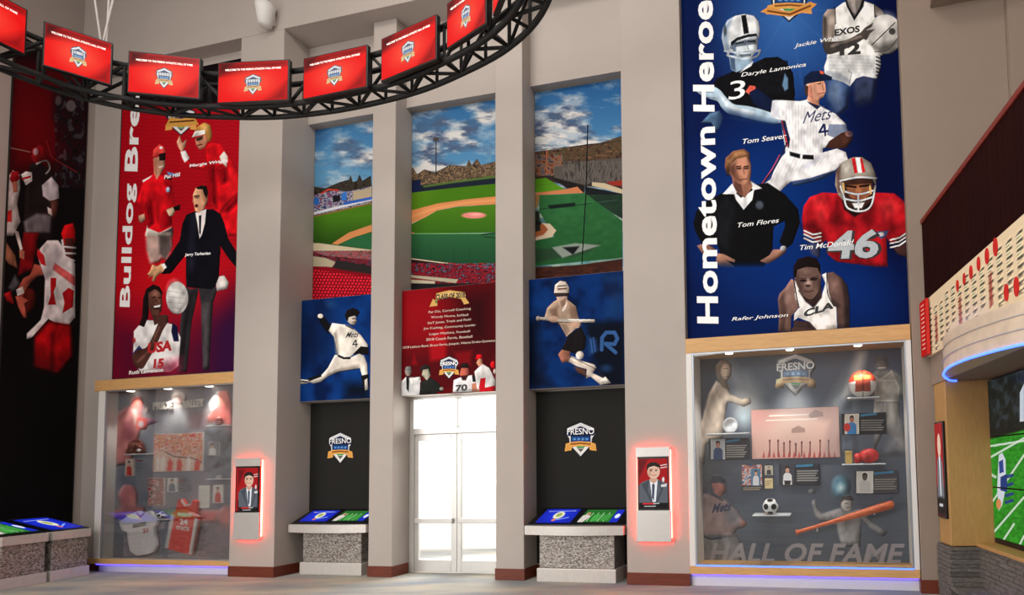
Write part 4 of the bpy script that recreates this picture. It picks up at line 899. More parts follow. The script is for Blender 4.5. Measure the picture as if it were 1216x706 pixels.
    c.poly([(415, 490), (430, 455), (470, 440), (490, 470), (492, 520), (475, 560), (445, 585), (428, 575), (420, 540)], (214, 160, 124)); c.poly([(460, 445), (492, 470), (488, 540), (468, 520)], (160, 104, 78), 3, .7)
    c.poly([(430, 452), (460, 440), (488, 445), (494, 480), (486, 512), (474, 490), (466, 462), (440, 462)], (24, 18, 18)); c.ell(436, 502, 13, 8, (60, 34, 28), 1.2, .6); c.line([(422, 498), (448, 494)], 6, (50, 30, 26)); c.ell(434, 548, 9, 9, (70, 20, 22), 1.3); c.line([(420, 505), (416, 528)], 6, (180, 120, 94))
    c.z(135, 280, 4.155)
    c.poly([(180, 170), (190, 140), (215, 150), (235, 135), (255, 150), (245, 175), (215, 195), (200, 225), (188, 220), (196, 195), (172, 205), (178, 190), (165, 190)], (232, 176, 128)); c.poly([(235, 140), (250, 135), (262, 155), (248, 165)], (235, 232, 230))
    c.poly([(505, 240), (520, 200), (545, 195), (568, 230), (560, 260), (510, 272)], (222, 214, 210))
    # ball and player in white jersey
    c.ell(313, 305, 54, 80, (196, 194, 192), 1.1); c.glow(300, 270, 50, 70, (246, 244, 242), .9); c.poly([(330, 370), (365, 330), (366, 290), (350, 330), (320, 360)], (110, 104, 104), 5, .8)
    for k in range(4): c.line([(268, 270 + k * 28), (355, 285 + k * 24)], 4, (150, 148, 148), .5)
    c.poly([(95, 600), (100, 470), (125, 440), (165, 415), (240, 420), (300, 440), (330, 500), (320, 640), (280, 670), (130, 670)], (232, 228, 228), 1.1)
    c.poly([(92, 580), (125, 540), (145, 560), (120, 600)], (40, 60, 130)); c.poly([(290, 425), (315, 450), (322, 520), (296, 520), (284, 470)], (20, 24, 60)); c.poly([(230, 630), (330, 600), (330, 690), (180, 690)], (150, 30, 60), 12, .7); c.ell(100, 515, 8, 12, (180, 40, 50), 2)
    c.poly([(92, 590), (120, 560), (160, 550), (190, 500), (220, 430), (230, 395), (262, 390), (268, 420), (240, 470), (215, 530), (165, 620), (140, 655), (105, 640)], (74, 44, 38), 1.1, smooth=True); c.line([(120, 620), (170, 570), (225, 450)], 12, (128, 84, 72), .7, 2)
    c.poly([(140, 400), (145, 310), (160, 260), (195, 238), (225, 250), (242, 280), (235, 300), (180, 290), (170, 400), (150, 450), (125, 440)], (22, 14, 16))
    c.poly([(172, 280), (205, 262), (235, 285), (240, 330), (235, 370), (215, 400), (190, 395), (172, 350)], (96, 58, 48)); c.glow(205, 285, 26, 24, (176, 122, 104), .8); c.glow(220, 330, 18, 26, (150, 98, 84), .7)
    c.line([(188, 305), (205, 300)], 6, (24, 12, 12)); c.line([(220, 305), (236, 303)], 6, (24, 12, 12)); c.poly([(192, 345), (234, 335), (225, 362), (202, 365)], (40, 14, 16)); c.poly([(196, 346), (232, 338), (228, 350), (202, 354)], (240, 234, 232)); c.line([(210, 318), (220, 332)], 6, (70, 38, 32))
    c.poly([(190, 390), (240, 390), (225, 430), (200, 440)], (70, 42, 36))
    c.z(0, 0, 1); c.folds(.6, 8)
rt = thing('red_banner', 'tall red banner of coaches and a player with upright white title', 'banner', MAIN, (-6.7, -.005, 3.5))
rz0 = MAIN.hit(205, 445, -.02)[1]; rz1 = 9.06
B().box(-8.22, -5.19, -.018, -.004, rz0, rz1).obj('panel', mat('black_edge_panel', rgb(20, 10, 12), .5, noise=.05), rt)
print_sheet('banner_print', MAIN, (-8.19, -.021, rz0), (3.0, 0, 0), (0, 0, rz1 - rz0), red_banner, INK, rt, cell=.0095)
lettering('Bulldog', MAIN, E1, (157.5, 364.5), (163, 217.5), (-15.5, -.6), WHITEINK, rt, .03, 0, 1.04); lettering('Bred', MAIN, E1, (163.4, 203.5), (167, 97), (-15.5, -.6), WHITEINK, rt, .03, 0, 1.04)
for tx, a, b_, h in (('Pat Hill', (195, 212.5), (214, 209), 4.5), ('Margie Wright', (225, 199.5), (271, 193), 4.5), ('Jerry Tarkanian', (219.5, 305), (250, 303), 4.5), ('Ruth Lawanson', (153, 444.5), (194, 441), 4.5)):
    lettering(tx, MAIN, E1, a, b_, (0, -h), WHITEINK, rt, .03, .1)
lettering('USA', MAIN, E1, (175, 420), (204, 416), (1, -13), REDINK, rt, .05); lettering('15', MAIN, E1, (182, 437), (194, 436), (1, -11), REDINK, rt, .05)

# ------------------------------------------------------------------ dark football banner on the side wall
def dark_banner(c):
    c.fill((14, 12, 13)); c.z(0, 100, 3.92)
    c.poly([(30, -100), (400, -100), (400, 300), (330, 420), (260, 380), (40, 420)], (92, 6, 14), 30, .95); c.glow(150, 200, 160, 220, (112, 8, 16), .8)
    c.poly([(255, 20), (400, 20), (400, 720), (290, 720), (270, 420), (310, 300), (250, 150)], (18, 14, 18), 12, .9)
    c.grain(255, 30, 395, 480, 7, 9, [(14, 12, 14), (60, 14, 20), (24, 20, 28), (96, 90, 96)], 8, .6)
    c.ell(330, 100, 22, 26, (150, 146, 148), 2, .6); c.ell(272, 75, 14, 22, (130, 126, 128), 2, .5)
    c.line([(45, 295), (140, 315)], 5, (170, 140, 120), .6); c.line([(215, 260), (240, 340), (360, 410)], 4, (150, 40, 40), .7)
    c.keep()
    # helmeted player
    c.poly([(140, 370), (180, 360), (235, 400), (270, 460), (275, 530), (255, 610), (240, 720), (110, 720), (115, 520)], (34, 26, 28), 2); c.poly([(195, 470), (240, 430), (272, 470), (275, 530), (235, 545), (200, 520)], (186, 184, 190), 1.5)
    c.poly([(110, 640), (170, 600), (240, 610), (235, 690), (120, 690)], (120, 116, 122), 4, .8); c.poly([(110, 690), (180, 690), (150, 860), (85, 890)], (120, 14, 20), 3)
    c.poly([(145, 350), (150, 300), (185, 280), (215, 300), (222, 345), (190, 350), (170, 370)], (128, 16, 24)); c.ell(166, 314, 12, 16, (170, 166, 168), 2, .8); c.line([(170, 370), (215, 355), (232, 390), (215, 415)], 7, (180, 170, 168), .9, smooth=True)
    c.poly([(220, 570), (255, 590), (252, 618), (225, 600)], (200, 190, 186)); c.poly([(235, 540), (272, 540), (265, 610), (245, 630)], (96, 56, 46), 2)
    # side players
    c.poly([(40, 430), (60, 400), (90, 420), (95, 480), (80, 560), (95, 640), (60, 706), (25, 706), (28, 500)], (186, 178, 176), 1.5); c.poly([(45, 440), (55, 405), (85, 405), (92, 440), (60, 470)], (150, 20, 26)); c.poly([(55, 455), (80, 450), (82, 500), (62, 505)], (168, 100, 80))
    c.poly([(98, 420), (120, 405), (148, 410), (150, 450), (120, 470)], (200, 196, 196)); c.line([(105, 440), (140, 430)], 10, (176, 30, 30)); c.poly([(30, 590), (55, 585), (55, 640), (30, 640)], (176, 36, 34), 2)
    c.z(0, 280, 3.92)
    c.poly([(20, 100), (30, 30), (70, 90), (80, 150), (40, 130)], (150, 96, 70), 2); c.poly([(65, -30), (85, -20), (105, 60), (95, 70)], (206, 196, 190)); c.poly([(90, 65), (115, 70), (112, 110), (92, 100)], (160, 96, 76)); c.poly([(18, 270), (50, 255), (65, 320), (30, 300)], (170, 24, 28), 2); c.poly([(40, 240), (70, 180), (90, 220), (60, 260)], (110, 110, 116), 4, .7)
    c.ell(130, 300, 36, 60, (86, 26, 20), 2, 1, 10)
    c.poly([(80, 250), (110, 195), (140, 180), (160, 130), (200, 140), (210, 180), (170, 190), (125, 240), (100, 290)], (170, 84, 66), 1.5); c.poly([(75, 250), (105, 235), (112, 265), (82, 280)], (226, 220, 216)); c.poly([(72, 280), (100, 280), (130, 300), (112, 315), (125, 380), (110, 380), (85, 330)], (200, 100, 80), 1.5)
    c.poly([(185, 60), (220, 20), (270, 20), (300, 60), (350, 130), (350, 380), (320, 412), (250, 400), (225, 385), (150, 470), (125, 480), (125, 455), (190, 390), (205, 330), (210, 200), (180, 110)], (214, 212, 214), 1.3)
    c.poly([(260, 40), (300, 70), (250, 150), (215, 200), (215, 120)], (170, 168, 176), 5, .6); c.poly([(175, 60), (205, 90), (215, 140), (190, 130), (172, 90)], (190, 30, 34))
    c.poly([(235, 195), (262, 195), (262, 230), (250, 260), (262, 320), (222, 320), (235, 280)], (170, 20, 28)); c.poly([(290, 265), (320, 240), (345, 255), (340, 330), (290, 360), (300, 310)], (170, 20, 28)); c.poly([(255, 125), (350, 190), (350, 235), (245, 155)], (196, 60, 60), 1.5, .8)
    c.poly([(165, 470), (230, 400), (330, 415), (335, 560), (270, 640), (160, 610)], (176, 10, 18), 6); c.glow(215, 500, 60, 110, (214, 20, 28), .7); c.glow(290, 520, 40, 100, (200, 16, 24), .6); c.poly([(235, 450), (255, 440), (250, 620), (235, 620)], (90, 4, 10), 5, .7)
    c.poly([(285, -10), (300, -50), (340, -60), (350, -20), (350, 30), (300, 40)], (206, 20, 26)); c.poly([(300, 10), (345, 10), (340, 110), (305, 90)], (90, 40, 34)); 
    for P_ in ([(290, 20), (300, 100), (345, 115)], [(300, 50), (350, 55)], [(305, 80), (350, 82)]): c.line(P_, 9, (226, 222, 222))
    c.folds(.6, 12); c.poly([(0, 560), (400, 640), (400, 1300), (0, 1300)], (13, 14, 13), 60, .8)
    c.z(0, 0, 1)
lt = thing('football_banner', 'narrow dark banner of football players in red and white', 'banner', LEFT, (-.8, -.005, .95))
LS = LEFT.hit(7, 300, -.02)[0]
B().box(LS - .02, -.03, -.018, -.004, .60, 9.19).obj('panel', mat('charcoal_panel', rgb(24, 24, 22), .5, noise=.05), lt)
print_sheet('banner_print', LEFT, (LS, -.0195, .62), (-.05 - LS, 0, 0), (0, 0, 8.55), dark_banner, INK, lt, cell=.0105)
# ------------------------------------------------------------------ ballpark prints in the three bays
def sky(c, y_of, seed):
    i = np.arange(len(c.x)); n = fnoise(c.x / 34, c.y / 17, seed, 5); t = np.clip((n - .34) / .34, 0, 1)
    v = np.clip((c.y - 90) / 130, 0, 1)
    base = np.array([[34, 84, 138]]) * (1 - v[:, None]) + np.array([[92, 148, 186]]) * v[:, None]
    dark = fnoise(c.x / 20 + 9, c.y / 8, seed + 3, 4)
    cl = np.array([[206, 204, 202]]) * (1 - np.clip((dark - .42) / .25, 0, 1)[:, None]) + np.array([[76, 90, 116]]) * np.clip((dark - .42) / .25, 0, 1)[:, None]
    c._mix(i, np.ones(len(i)), (base * (1 - t[:, None]) + cl * t[:, None]) / 255.0)
def park_a(c):
    c.fill((60, 100, 30)); sky(c, 0, 3); c.z(304, 176, 4)
    c.poly([(200, -110), (320, -110), (300, -60), (232, 10)], (16, 40, 84), 30, .7)
    c.poly([(220, 200), (260, 180), (330, 190), (400, 160), (440, 150), (450, 130), (460, 160), (480, 155), (492, 125), (505, 155), (545, 130), (560, 600), (220, 600)], (44, 34, 30), 1.2)
    c.grain(225, 150, 555, 240, 3, 3, [(36, 28, 26), (70, 62, 52), (44, 48, 38)], 6, .7, clip=[(220, 200), (260, 180), (330, 190), (400, 160), (440, 150), (450, 130), (460, 160), (480, 155), (492, 125), (505, 155), (545, 130), (560, 240), (220, 240)])
    c.poly([(225, 240), (300, 215), (380, 200), (440, 205), (550, 180), (550, 260), (230, 330)], (60, 74, 104), 1.5); c.grain(228, 195, 550, 300, 3, 2.2, [(24, 40, 84), (90, 100, 130), (196, 180, 170), (40, 70, 140), (150, 70, 60)], 11, .85, clip=[(225, 240), (300, 215), (380, 200), (440, 205), (550, 180), (550, 260), (230, 330)])
    c.poly([(270, 235), (300, 235), (300, 265), (270, 268)], (40, 100, 180)); c.poly([(405, 215), (430, 205), (430, 245), (405, 250)], (50, 110, 190)); c.poly([(365, 225), (400, 222), (400, 250), (365, 258)], (26, 24, 30)); c.line([(310, 215), (345, 195), (390, 200)], 8, (180, 60, 50)); c.poly([(460, 205), (550, 185), (550, 235), (460, 250)], (176, 160, 132), 2)
    c.poly([(228, 330), (550, 258), (550, 480), (228, 452)], (66, 112, 22), 1.2, g=((300, 320), (300, 460), (34, 66, 14)))
    c.line([(228, 325), (290, 305), (550, 240)], 12, (200, 200, 210)); c.line([(420, 262), (550, 236)], 14, (40, 90, 180), .9); c.line([(228, 334), (550, 262)], 5, (150, 80, 60), .8)
    c.poly([(360, 452), (440, 400), (550, 362), (550, 395), (460, 425), (390, 458)], (196, 128, 78), 1.2); c.poly([(390, 456), (470, 420), (550, 400), (550, 482)], (40, 94, 56), 1.2)
    c.poly([(222, 448), (300, 450), (550, 482), (550, 530), (340, 512), (222, 478)], (190, 176, 146), 1.2); c.poly([(222, 478), (340, 512), (550, 530), (550, 600), (222, 600)], (54, 34, 34), 1.2)
    c.grain(222, 485, 550, 560, 3, 1.6, [(30, 26, 34), (150, 30, 44), (60, 64, 90)], 2, .7); c.poly([(222, 505), (330, 520), (380, 540), (360, 565), (222, 560)], (170, 158, 132), 1.5); c.poly([(380, 530), (550, 560), (550, 590), (370, 565)], (40, 36, 36), 1.5)
    c.poly([(215, 560), (340, 562), (420, 580), (560, 600), (560, 800), (215, 800)], (130, 12, 26), 1.5)
    i = c._box(354, 445, 316, 370); X, Y = c.x[i], c.y[i] + (c.x[i] - 360) * -.02
    row = np.floor((Y - 316) / 3.6); u = np.abs(((X + row * 1.7) / 3.9) % 1 - .5) * 2; v = ((Y - 316) / 3.6) % 1
    m = np.clip((.82 - u) * 4, 0, 1) * np.clip((.85 - v) * 5, 0, 1); sel = Y > 318 + (X - 360) * .12
    c._mix(i[sel], (m * .95)[sel], (214, 32, 50)); c._mix(i[sel], ((1 - m) * .6)[sel], (60, 4, 14))
    c.z(0, 0, 1)
def park_b(c):
    c.fill((60, 100, 30)); sky(c, 0, 21); c.z(304, 176, 4)
    c.poly([(725, 130), (745, 90), (765, 125), (800, 100), (850, 115), (920, 80), (1000, 85), (1010, 55), (1025, 80), (1050, 50), (1070, 80), (1140, 62), (1150, 200), (725, 200)], (52, 40, 32), 1.2)
    c.grain(725, 60, 1150, 175, 3, 2.6, [(40, 32, 28), (120, 96, 78), (56, 56, 40), (160, 128, 100), (50, 60, 36)], 31, .85, clip=[(725, 130), (745, 90), (765, 125), (800, 100), (850, 115), (920, 80), (1000, 85), (1010, 55), (1025, 80), (1050, 50), (1070, 80), (1140, 62), (1150, 175), (725, 185)])
    c.line([(855, -40), (855, 130)], 5, (52, 44, 44)); c.poly([(842, -50), (868, -52), (868, -36), (842, -34)], (70, 64, 60))
    c.poly([(725, 190), (780, 175), (900, 165), (1140, 130), (1140, 170), (900, 192), (725, 215)], (26, 34, 46), 1.2); c.poly([(725, 158), (782, 148), (782, 200), (725, 212)], (20, 32, 66), 1.2)
    c.poly([(790, 178), (940, 155), (1140, 128), (1140, 140), (940, 165), (800, 186)], (90, 120, 50), 1.5, .8)
    c.poly([(725, 213), (900, 192), (1140, 168), (1140, 240), (900, 262), (725, 300)], (88, 128, 22), 1.2, g=((725, 220), (800, 300), (66, 112, 20)))
    c.poly([(725, 298), (860, 262), (1000, 242), (1140, 228), (1140, 266), (960, 276), (860, 296), (800, 330), (725, 362)], (204, 132, 80), 1.2); c.line([(725, 330), (850, 285), (1000, 258), (1140, 246)], 10, (222, 156, 104), .6, 2)
    c.poly([(725, 365), (800, 330), (860, 296), (960, 277), (1140, 266), (1140, 400), (725, 408)], (70, 116, 24), 1.2, g=((900, 280), (900, 400), (52, 98, 22)))
    c.ell(1035, 318, 58, 15, (216, 130, 120), 1.2); c.ell(1045, 314, 30, 6, (236, 160, 150), 1.5)
    c.poly([(725, 404), (1140, 404), (1140, 566), (725, 522)], (42, 92, 54), 1.2, g=((900, 410), (900, 550), (28, 70, 44))); c.line([(725, 405), (1140, 404)], 4, (140, 190, 120), .6)
    for x in (830, 940, 1015): c.line([(x, 460), (x, 540)], 3, (24, 60, 40), .6)
    c.line([(1070, 410), (1140, 402)], 6, (20, 34, 24), .9); c.line([(1085, 420), (1140, 425)], 5, (24, 40, 28), .9); c.line([(725, 404), (750, 400)], 6, (190, 110, 80), .8)
    c.poly([(725, 520), (1140, 564), (1140, 700), (725, 700)], (50, 24, 28), 1.2); c.line([(725, 522), (900, 545), (1140, 566)], 5, (190, 176, 150)); c.grain(725, 545, 1140, 640, 3, 1.7, [(34, 22, 28), (170, 30, 48), (60, 12, 22), (90, 96, 120)], 5, .85)
    c.poly([(725, 600), (960, 622), (950, 640), (725, 612)], (176, 164, 140), 1.2); c.poly([(725, 622), (850, 630), (850, 650), (725, 640)], (186, 176, 150), 1.2); c.poly([(725, 640), (960, 645), (960, 700), (725, 700)], (30, 26, 28), 1.2)
    c.z(0, 0, 1)
def park_c(c):
    c.fill((60, 100, 30)); sky(c, 0, 43); c.z(608, 176, 4)
    c.poly([(90, 20), (200, 5), (360, -20), (420, -25), (525, -60), (525, 200), (90, 150)], (50, 40, 36), 1.2); c.grain(92, -30, 525, 60, 3, 2.6, [(40, 34, 30), (110, 76, 58), (60, 66, 40), (130, 90, 66)], 61, .8, clip=[(90, 20), (200, 5), (360, -20), (420, -25), (525, -60), (525, 60), (90, 60)])
    c.poly([(95, 50), (240, 30), (240, 120), (95, 135)], (96, 62, 46), 2); c.grain(95, 30, 240, 130, 4, 4, [(70, 40, 34), (150, 96, 66), (90, 100, 110), (50, 40, 40)], 77, .75); c.line([(165, 10), (165, 125)], 7, (150, 90, 60))
    c.line([(92, 10), (360, -15), (525, -35)], 3, (30, 30, 36), .9)
    c.poly([(200, 90), (350, 60), (525, 45), (525, 170), (380, 160), (345, 180), (200, 140)], (82, 76, 72), 1.2); c.grain(240, 60, 525, 160, 2.2, 9, [(50, 46, 46), (104, 98, 92), (70, 64, 62)], 83, .7); c.poly([(180, 135), (345, 175), (345, 215), (260, 190)], (30, 26, 26), 2)
    c.poly([(380, 160), (440, 165), (525, 195), (525, 215), (380, 178)], (188, 172, 142), 1.2); c.poly([(450, 160), (525, 150), (525, 180), (470, 175)], (140, 46, 36), 1.5); c.poly([(345, 180), (525, 215), (525, 335), (350, 235)], (24, 26, 30), 1.2); c.line([(380, 260), (500, 245)], 3, (70, 80, 90), .8)
    c.poly([(92, 148), (160, 140), (270, 205), (92, 212)], (78, 132, 26), 1.2); c.poly([(92, 214), (250, 195), (310, 182), (340, 212), (140, 222), (120, 280), (92, 290)], (190, 116, 76), 1.2)
    c.poly([(130, 222), (345, 212), (525, 345), (525, 520), (92, 560), (92, 440), (200, 420), (130, 300)], (44, 98, 54), 1.2, g=((300, 220), (300, 540), (28, 76, 40))); c.grain(92, 220, 525, 560, 9, 6, [(34, 84, 44), (54, 110, 60)], 91, .35)
    c.line([(130, 290), (200, 280), (380, 262)], 4, (20, 40, 28), .8); c.poly([(170, 270), (300, 258), (300, 275), (180, 288)], (18, 30, 26), 1.5)
    c.poly([(92, 350), (180, 358), (210, 390), (190, 420), (92, 442)], (196, 176, 150), 1.2); c.poly([(92, 350), (150, 360), (172, 385), (150, 410), (92, 428)], (150, 84, 50), 1.2); c.poly([(92, 290), (130, 300), (135, 390), (92, 400)], (30, 36, 26), 2); c.ell(118, 355, 22, 10, (20, 18, 18), 1.5)
    c.poly([(92, 480), (250, 470), (420, 452), (370, 490), (300, 515), (230, 520), (92, 545)], (40, 60, 44), 3, .8); c.poly([(190, 470), (300, 450), (420, 460), (330, 490), (240, 520)], (150, 156, 150), 2, .8); c.poly([(240, 470), (320, 465), (290, 505)], (20, 22, 24), 2)
    c.line([(360, -110), (352, 200), (332, 550)], 6, (18, 22, 22), .95); c.line([(92, 575), (330, 552), (525, 520)], 4, (120, 130, 110), .8); c.poly([(92, 570), (330, 552), (525, 525), (525, 700), (92, 700)], (58, 30, 22), 1.2); c.grain(92, 560, 525, 640, 6, 2, [(40, 22, 20), (84, 44, 30)], 15, .6)
    c.line([(92, 180), (525, 130)], 1.5, (20, 22, 24), .3)
    c.z(0, 0, 1)
for s0, s1, pic, lab in ((-4.265, -2.715, park_a, 'ballpark photo panel with red seats and a scoreboard under clouds'),
                         (-2.265, -.445, park_b, 'ballpark photo panel with the infield and pitcher mound under clouds'),
                         (.035, 1.695, park_c, 'ballpark photo panel with a dark net pole and walled bullpen under clouds')):
    t = thing('photo_panel', lab, 'photo panel', MAIN, ((s0 + s1) / 2, .4, 4.5))
    B().box(s0, s1, .385, .399, 4.55, 7.80).obj('panel', MATS['charcoal_panel'], t)
    print_sheet('photo_print', MAIN, (s0 + .004, .383, 4.56), (s1 - s0 - .008, 0, 0), (0, 0, 3.235), pic, INK, t, cell=.009)

# ------------------------------------------------------------------ the three boards below them
def pitcher_board(c):
    c.fill((6, 46, 108)); c.z(340, 340, 4.867); c.grain(30, 40, 490, 680, 20, 22, [(2, 18, 56), (6, 46, 108), (10, 60, 130)], 14, .8); c.poly([(40, 90), (250, 100), (260, 400), (150, 480), (40, 500)], (4, 18, 50), 40, .75); c.poly([(340, 560), (480, 560), (480, 650), (340, 640)], (4, 8, 16), 14, .8)
    c.glow(255, 100, 50, 40, (60, 100, 150), .4); c.keep()
    c.poly([(175, 175), (195, 155), (215, 168), (240, 205), (265, 225), (270, 255), (240, 270), (215, 240), (190, 200)], (16, 16, 18)); c.ell(197, 170, 16, 13, (226, 218, 206), .9)
    c.poly([(245, 255), (265, 210), (350, 222), (385, 240), (430, 280), (470, 335), (470, 350), (430, 345), (405, 380), (360, 410), (300, 400), (285, 330), (275, 290)], (230, 222, 210)); c.poly([(300, 330), (290, 250), (275, 270), (285, 390), (305, 400)], (140, 130, 120), 3, .7)
    c.poly([(385, 390), (430, 345), (475, 350), (475, 395), (440, 390)], (20, 18, 18)); c.line([(345, 225), (385, 245)], 7, (20, 20, 22))
    c.poly([(350, 180), (365, 160), (400, 170), (408, 200), (395, 222), (370, 218), (352, 200)], (220, 206, 192)); c.poly([(338, 165), (350, 135), (385, 122), (415, 135), (425, 148), (410, 175), (395, 168), (360, 178), (356, 200), (345, 190)], (20, 16, 16)); c.line([(382, 185), (404, 186)], 6, (30, 22, 20)); c.line([(384, 205), (402, 204)], 5, (120, 60, 52))
    c.poly([(280, 395), (300, 395), (370, 410), (420, 388), (450, 400), (468, 450), (470, 510), (440, 520), (425, 470), (360, 480), (300, 490), (240, 520), (200, 550), (160, 560), (120, 550), (130, 530), (200, 515), (240, 470)], (226, 216, 204), smooth=False); c.poly([(300, 490), (360, 480), (425, 470), (420, 450), (320, 465), (240, 510)], (150, 138, 128), 4, .7)
    c.poly([(298, 392), (335, 408), (372, 405), (370, 420), (330, 420), (297, 405)], (16, 14, 14)); c.poly([(120, 530), (200, 508), (205, 520), (130, 548)], (18, 18, 20)); c.poly([(50, 545), (80, 535), (130, 540), (125, 560), (75, 565)], (206, 200, 192)); c.line([(70, 545), (120, 550)], 8, (22, 22, 24)); c.poly([(430, 515), (475, 505), (478, 580), (470, 605), (445, 595), (440, 560)], (20, 18, 18)); c.poly([(452, 540), (468, 530), (474, 595), (455, 600)], (214, 206, 198))
    c.z(0, 0, 1); c.folds(.4, 5)
    for P_ in ([(422, 404), (419, 409), (424.5, 408.6)], [(423, 404), (423, 411.5)]): c.line(P_, 1.4, (20, 18, 20))
def batter_board(c):
    c.fill((4, 40, 96)); c.z(620, 315, 4.552); c.grain(20, 20, 560, 680, 22, 24, [(2, 14, 46), (4, 40, 96), (6, 52, 116)], 24, .8)
    c.poly([(340, 300), (560, 300), (560, 660), (440, 640), (350, 420)], (6, 10, 20), 12, .9); c.poly([(20, 300), (90, 300), (95, 560), (180, 660), (20, 660)], (2, 8, 24), 14, .8)
    c.poly([(430, 60), (520, 30), (545, 60), (545, 290), (440, 280), (470, 160)], (30, 70, 120), 12, .45); c.poly([(440, 100), (520, 90), (535, 140), (450, 160)], (10, 24, 60), 6, .7)
    c.poly([(355, 380), (400, 400), (410, 460), (360, 490)], (40, 84, 150), 5, .6)
    for q in ((370, 400, 380, 470), (385, 390, 395, 465)): c.line([q[:2], q[2:]], 8, (70, 110, 170), .5)
    c.line([(430, 455), (432, 390), (455, 362), (500, 362), (515, 395), (500, 425), (450, 422), (505, 470)], 20, (64, 112, 180), .75, 1.2); c.ell(455, 555, 30, 20, (40, 84, 140), 5, .5)
    c.keep(); c.poly([(120, 285), (135, 230), (170, 195), (200, 180), (245, 185), (290, 220), (305, 285), (310, 335), (290, 340), (240, 385), (215, 340), (190, 300), (140, 290)], (170, 144, 124)); c.poly([(150, 240), (190, 220), (200, 320), (170, 290)], (110, 84, 68), 4, .8); c.poly([(250, 200), (290, 225), (300, 300), (270, 310)], (128, 98, 80), 4, .8)
    c.poly([(185, 170), (245, 165), (240, 215), (215, 240), (195, 205)], (190, 160, 140)); c.poly([(215, 240), (245, 195), (235, 235), (220, 250)], (226, 214, 200)); c.poly([(205, 195), (235, 175), (232, 210), (215, 225)], (110, 80, 66), 2, .7)
    c.poly([(172, 150), (178, 105), (205, 83), (235, 88), (255, 120), (252, 150), (215, 160)], (204, 190, 178)); c.poly([(172, 148), (255, 148), (252, 162), (180, 165)], (52, 40, 36)); c.poly([(190, 110), (240, 105), (242, 128), (192, 132)], (110, 70, 56), 1.2); c.line([(195, 120), (240, 116)], 7, (220, 206, 196))
    c.line([(88, 285), (170, 293), (280, 300), (388, 300)], 15, (186, 176, 166)); c.line([(250, 292), (388, 295)], 6, (236, 230, 224)); c.line([(200, 305), (380, 312)], 4, (30, 26, 26), .9); c.ell(85, 286, 10, 13, (150, 136, 126), 1)
    c.ell(170, 290, 26, 18, (196, 160, 138), 1); c.ell(285, 318, 34, 15, (180, 144, 122), 1); c.poly([(215, 320), (240, 320), (260, 350), (240, 380)], (140, 116, 100), 2)
    c.poly([(250, 375), (320, 330), (345, 390), (340, 450), (300, 480), (230, 460), (210, 455), (230, 420)], (22, 18, 20)); c.poly([(195, 480), (215, 455), (260, 465), (255, 520), (215, 525)], (150, 98, 78)); c.ell(312, 485, 22, 22, (222, 210, 198), 1)
    c.poly([(250, 520), (265, 488), (320, 515), (390, 535), (402, 552), (380, 580), (460, 620), (480, 635), (420, 640), (370, 600), (345, 610), (350, 560), (300, 545)], (214, 200, 186)); c.poly([(280, 545), (340, 560), (350, 600), (300, 580)], (90, 60, 50), 2); c.line([(262, 492), (400, 560), (470, 630)], 5, (60, 44, 40), .8); c.poly([(420, 620), (450, 600), (480, 635), (420, 645)], (226, 218, 208))
    c.z(0, 0, 1); c.folds(.5, 9)
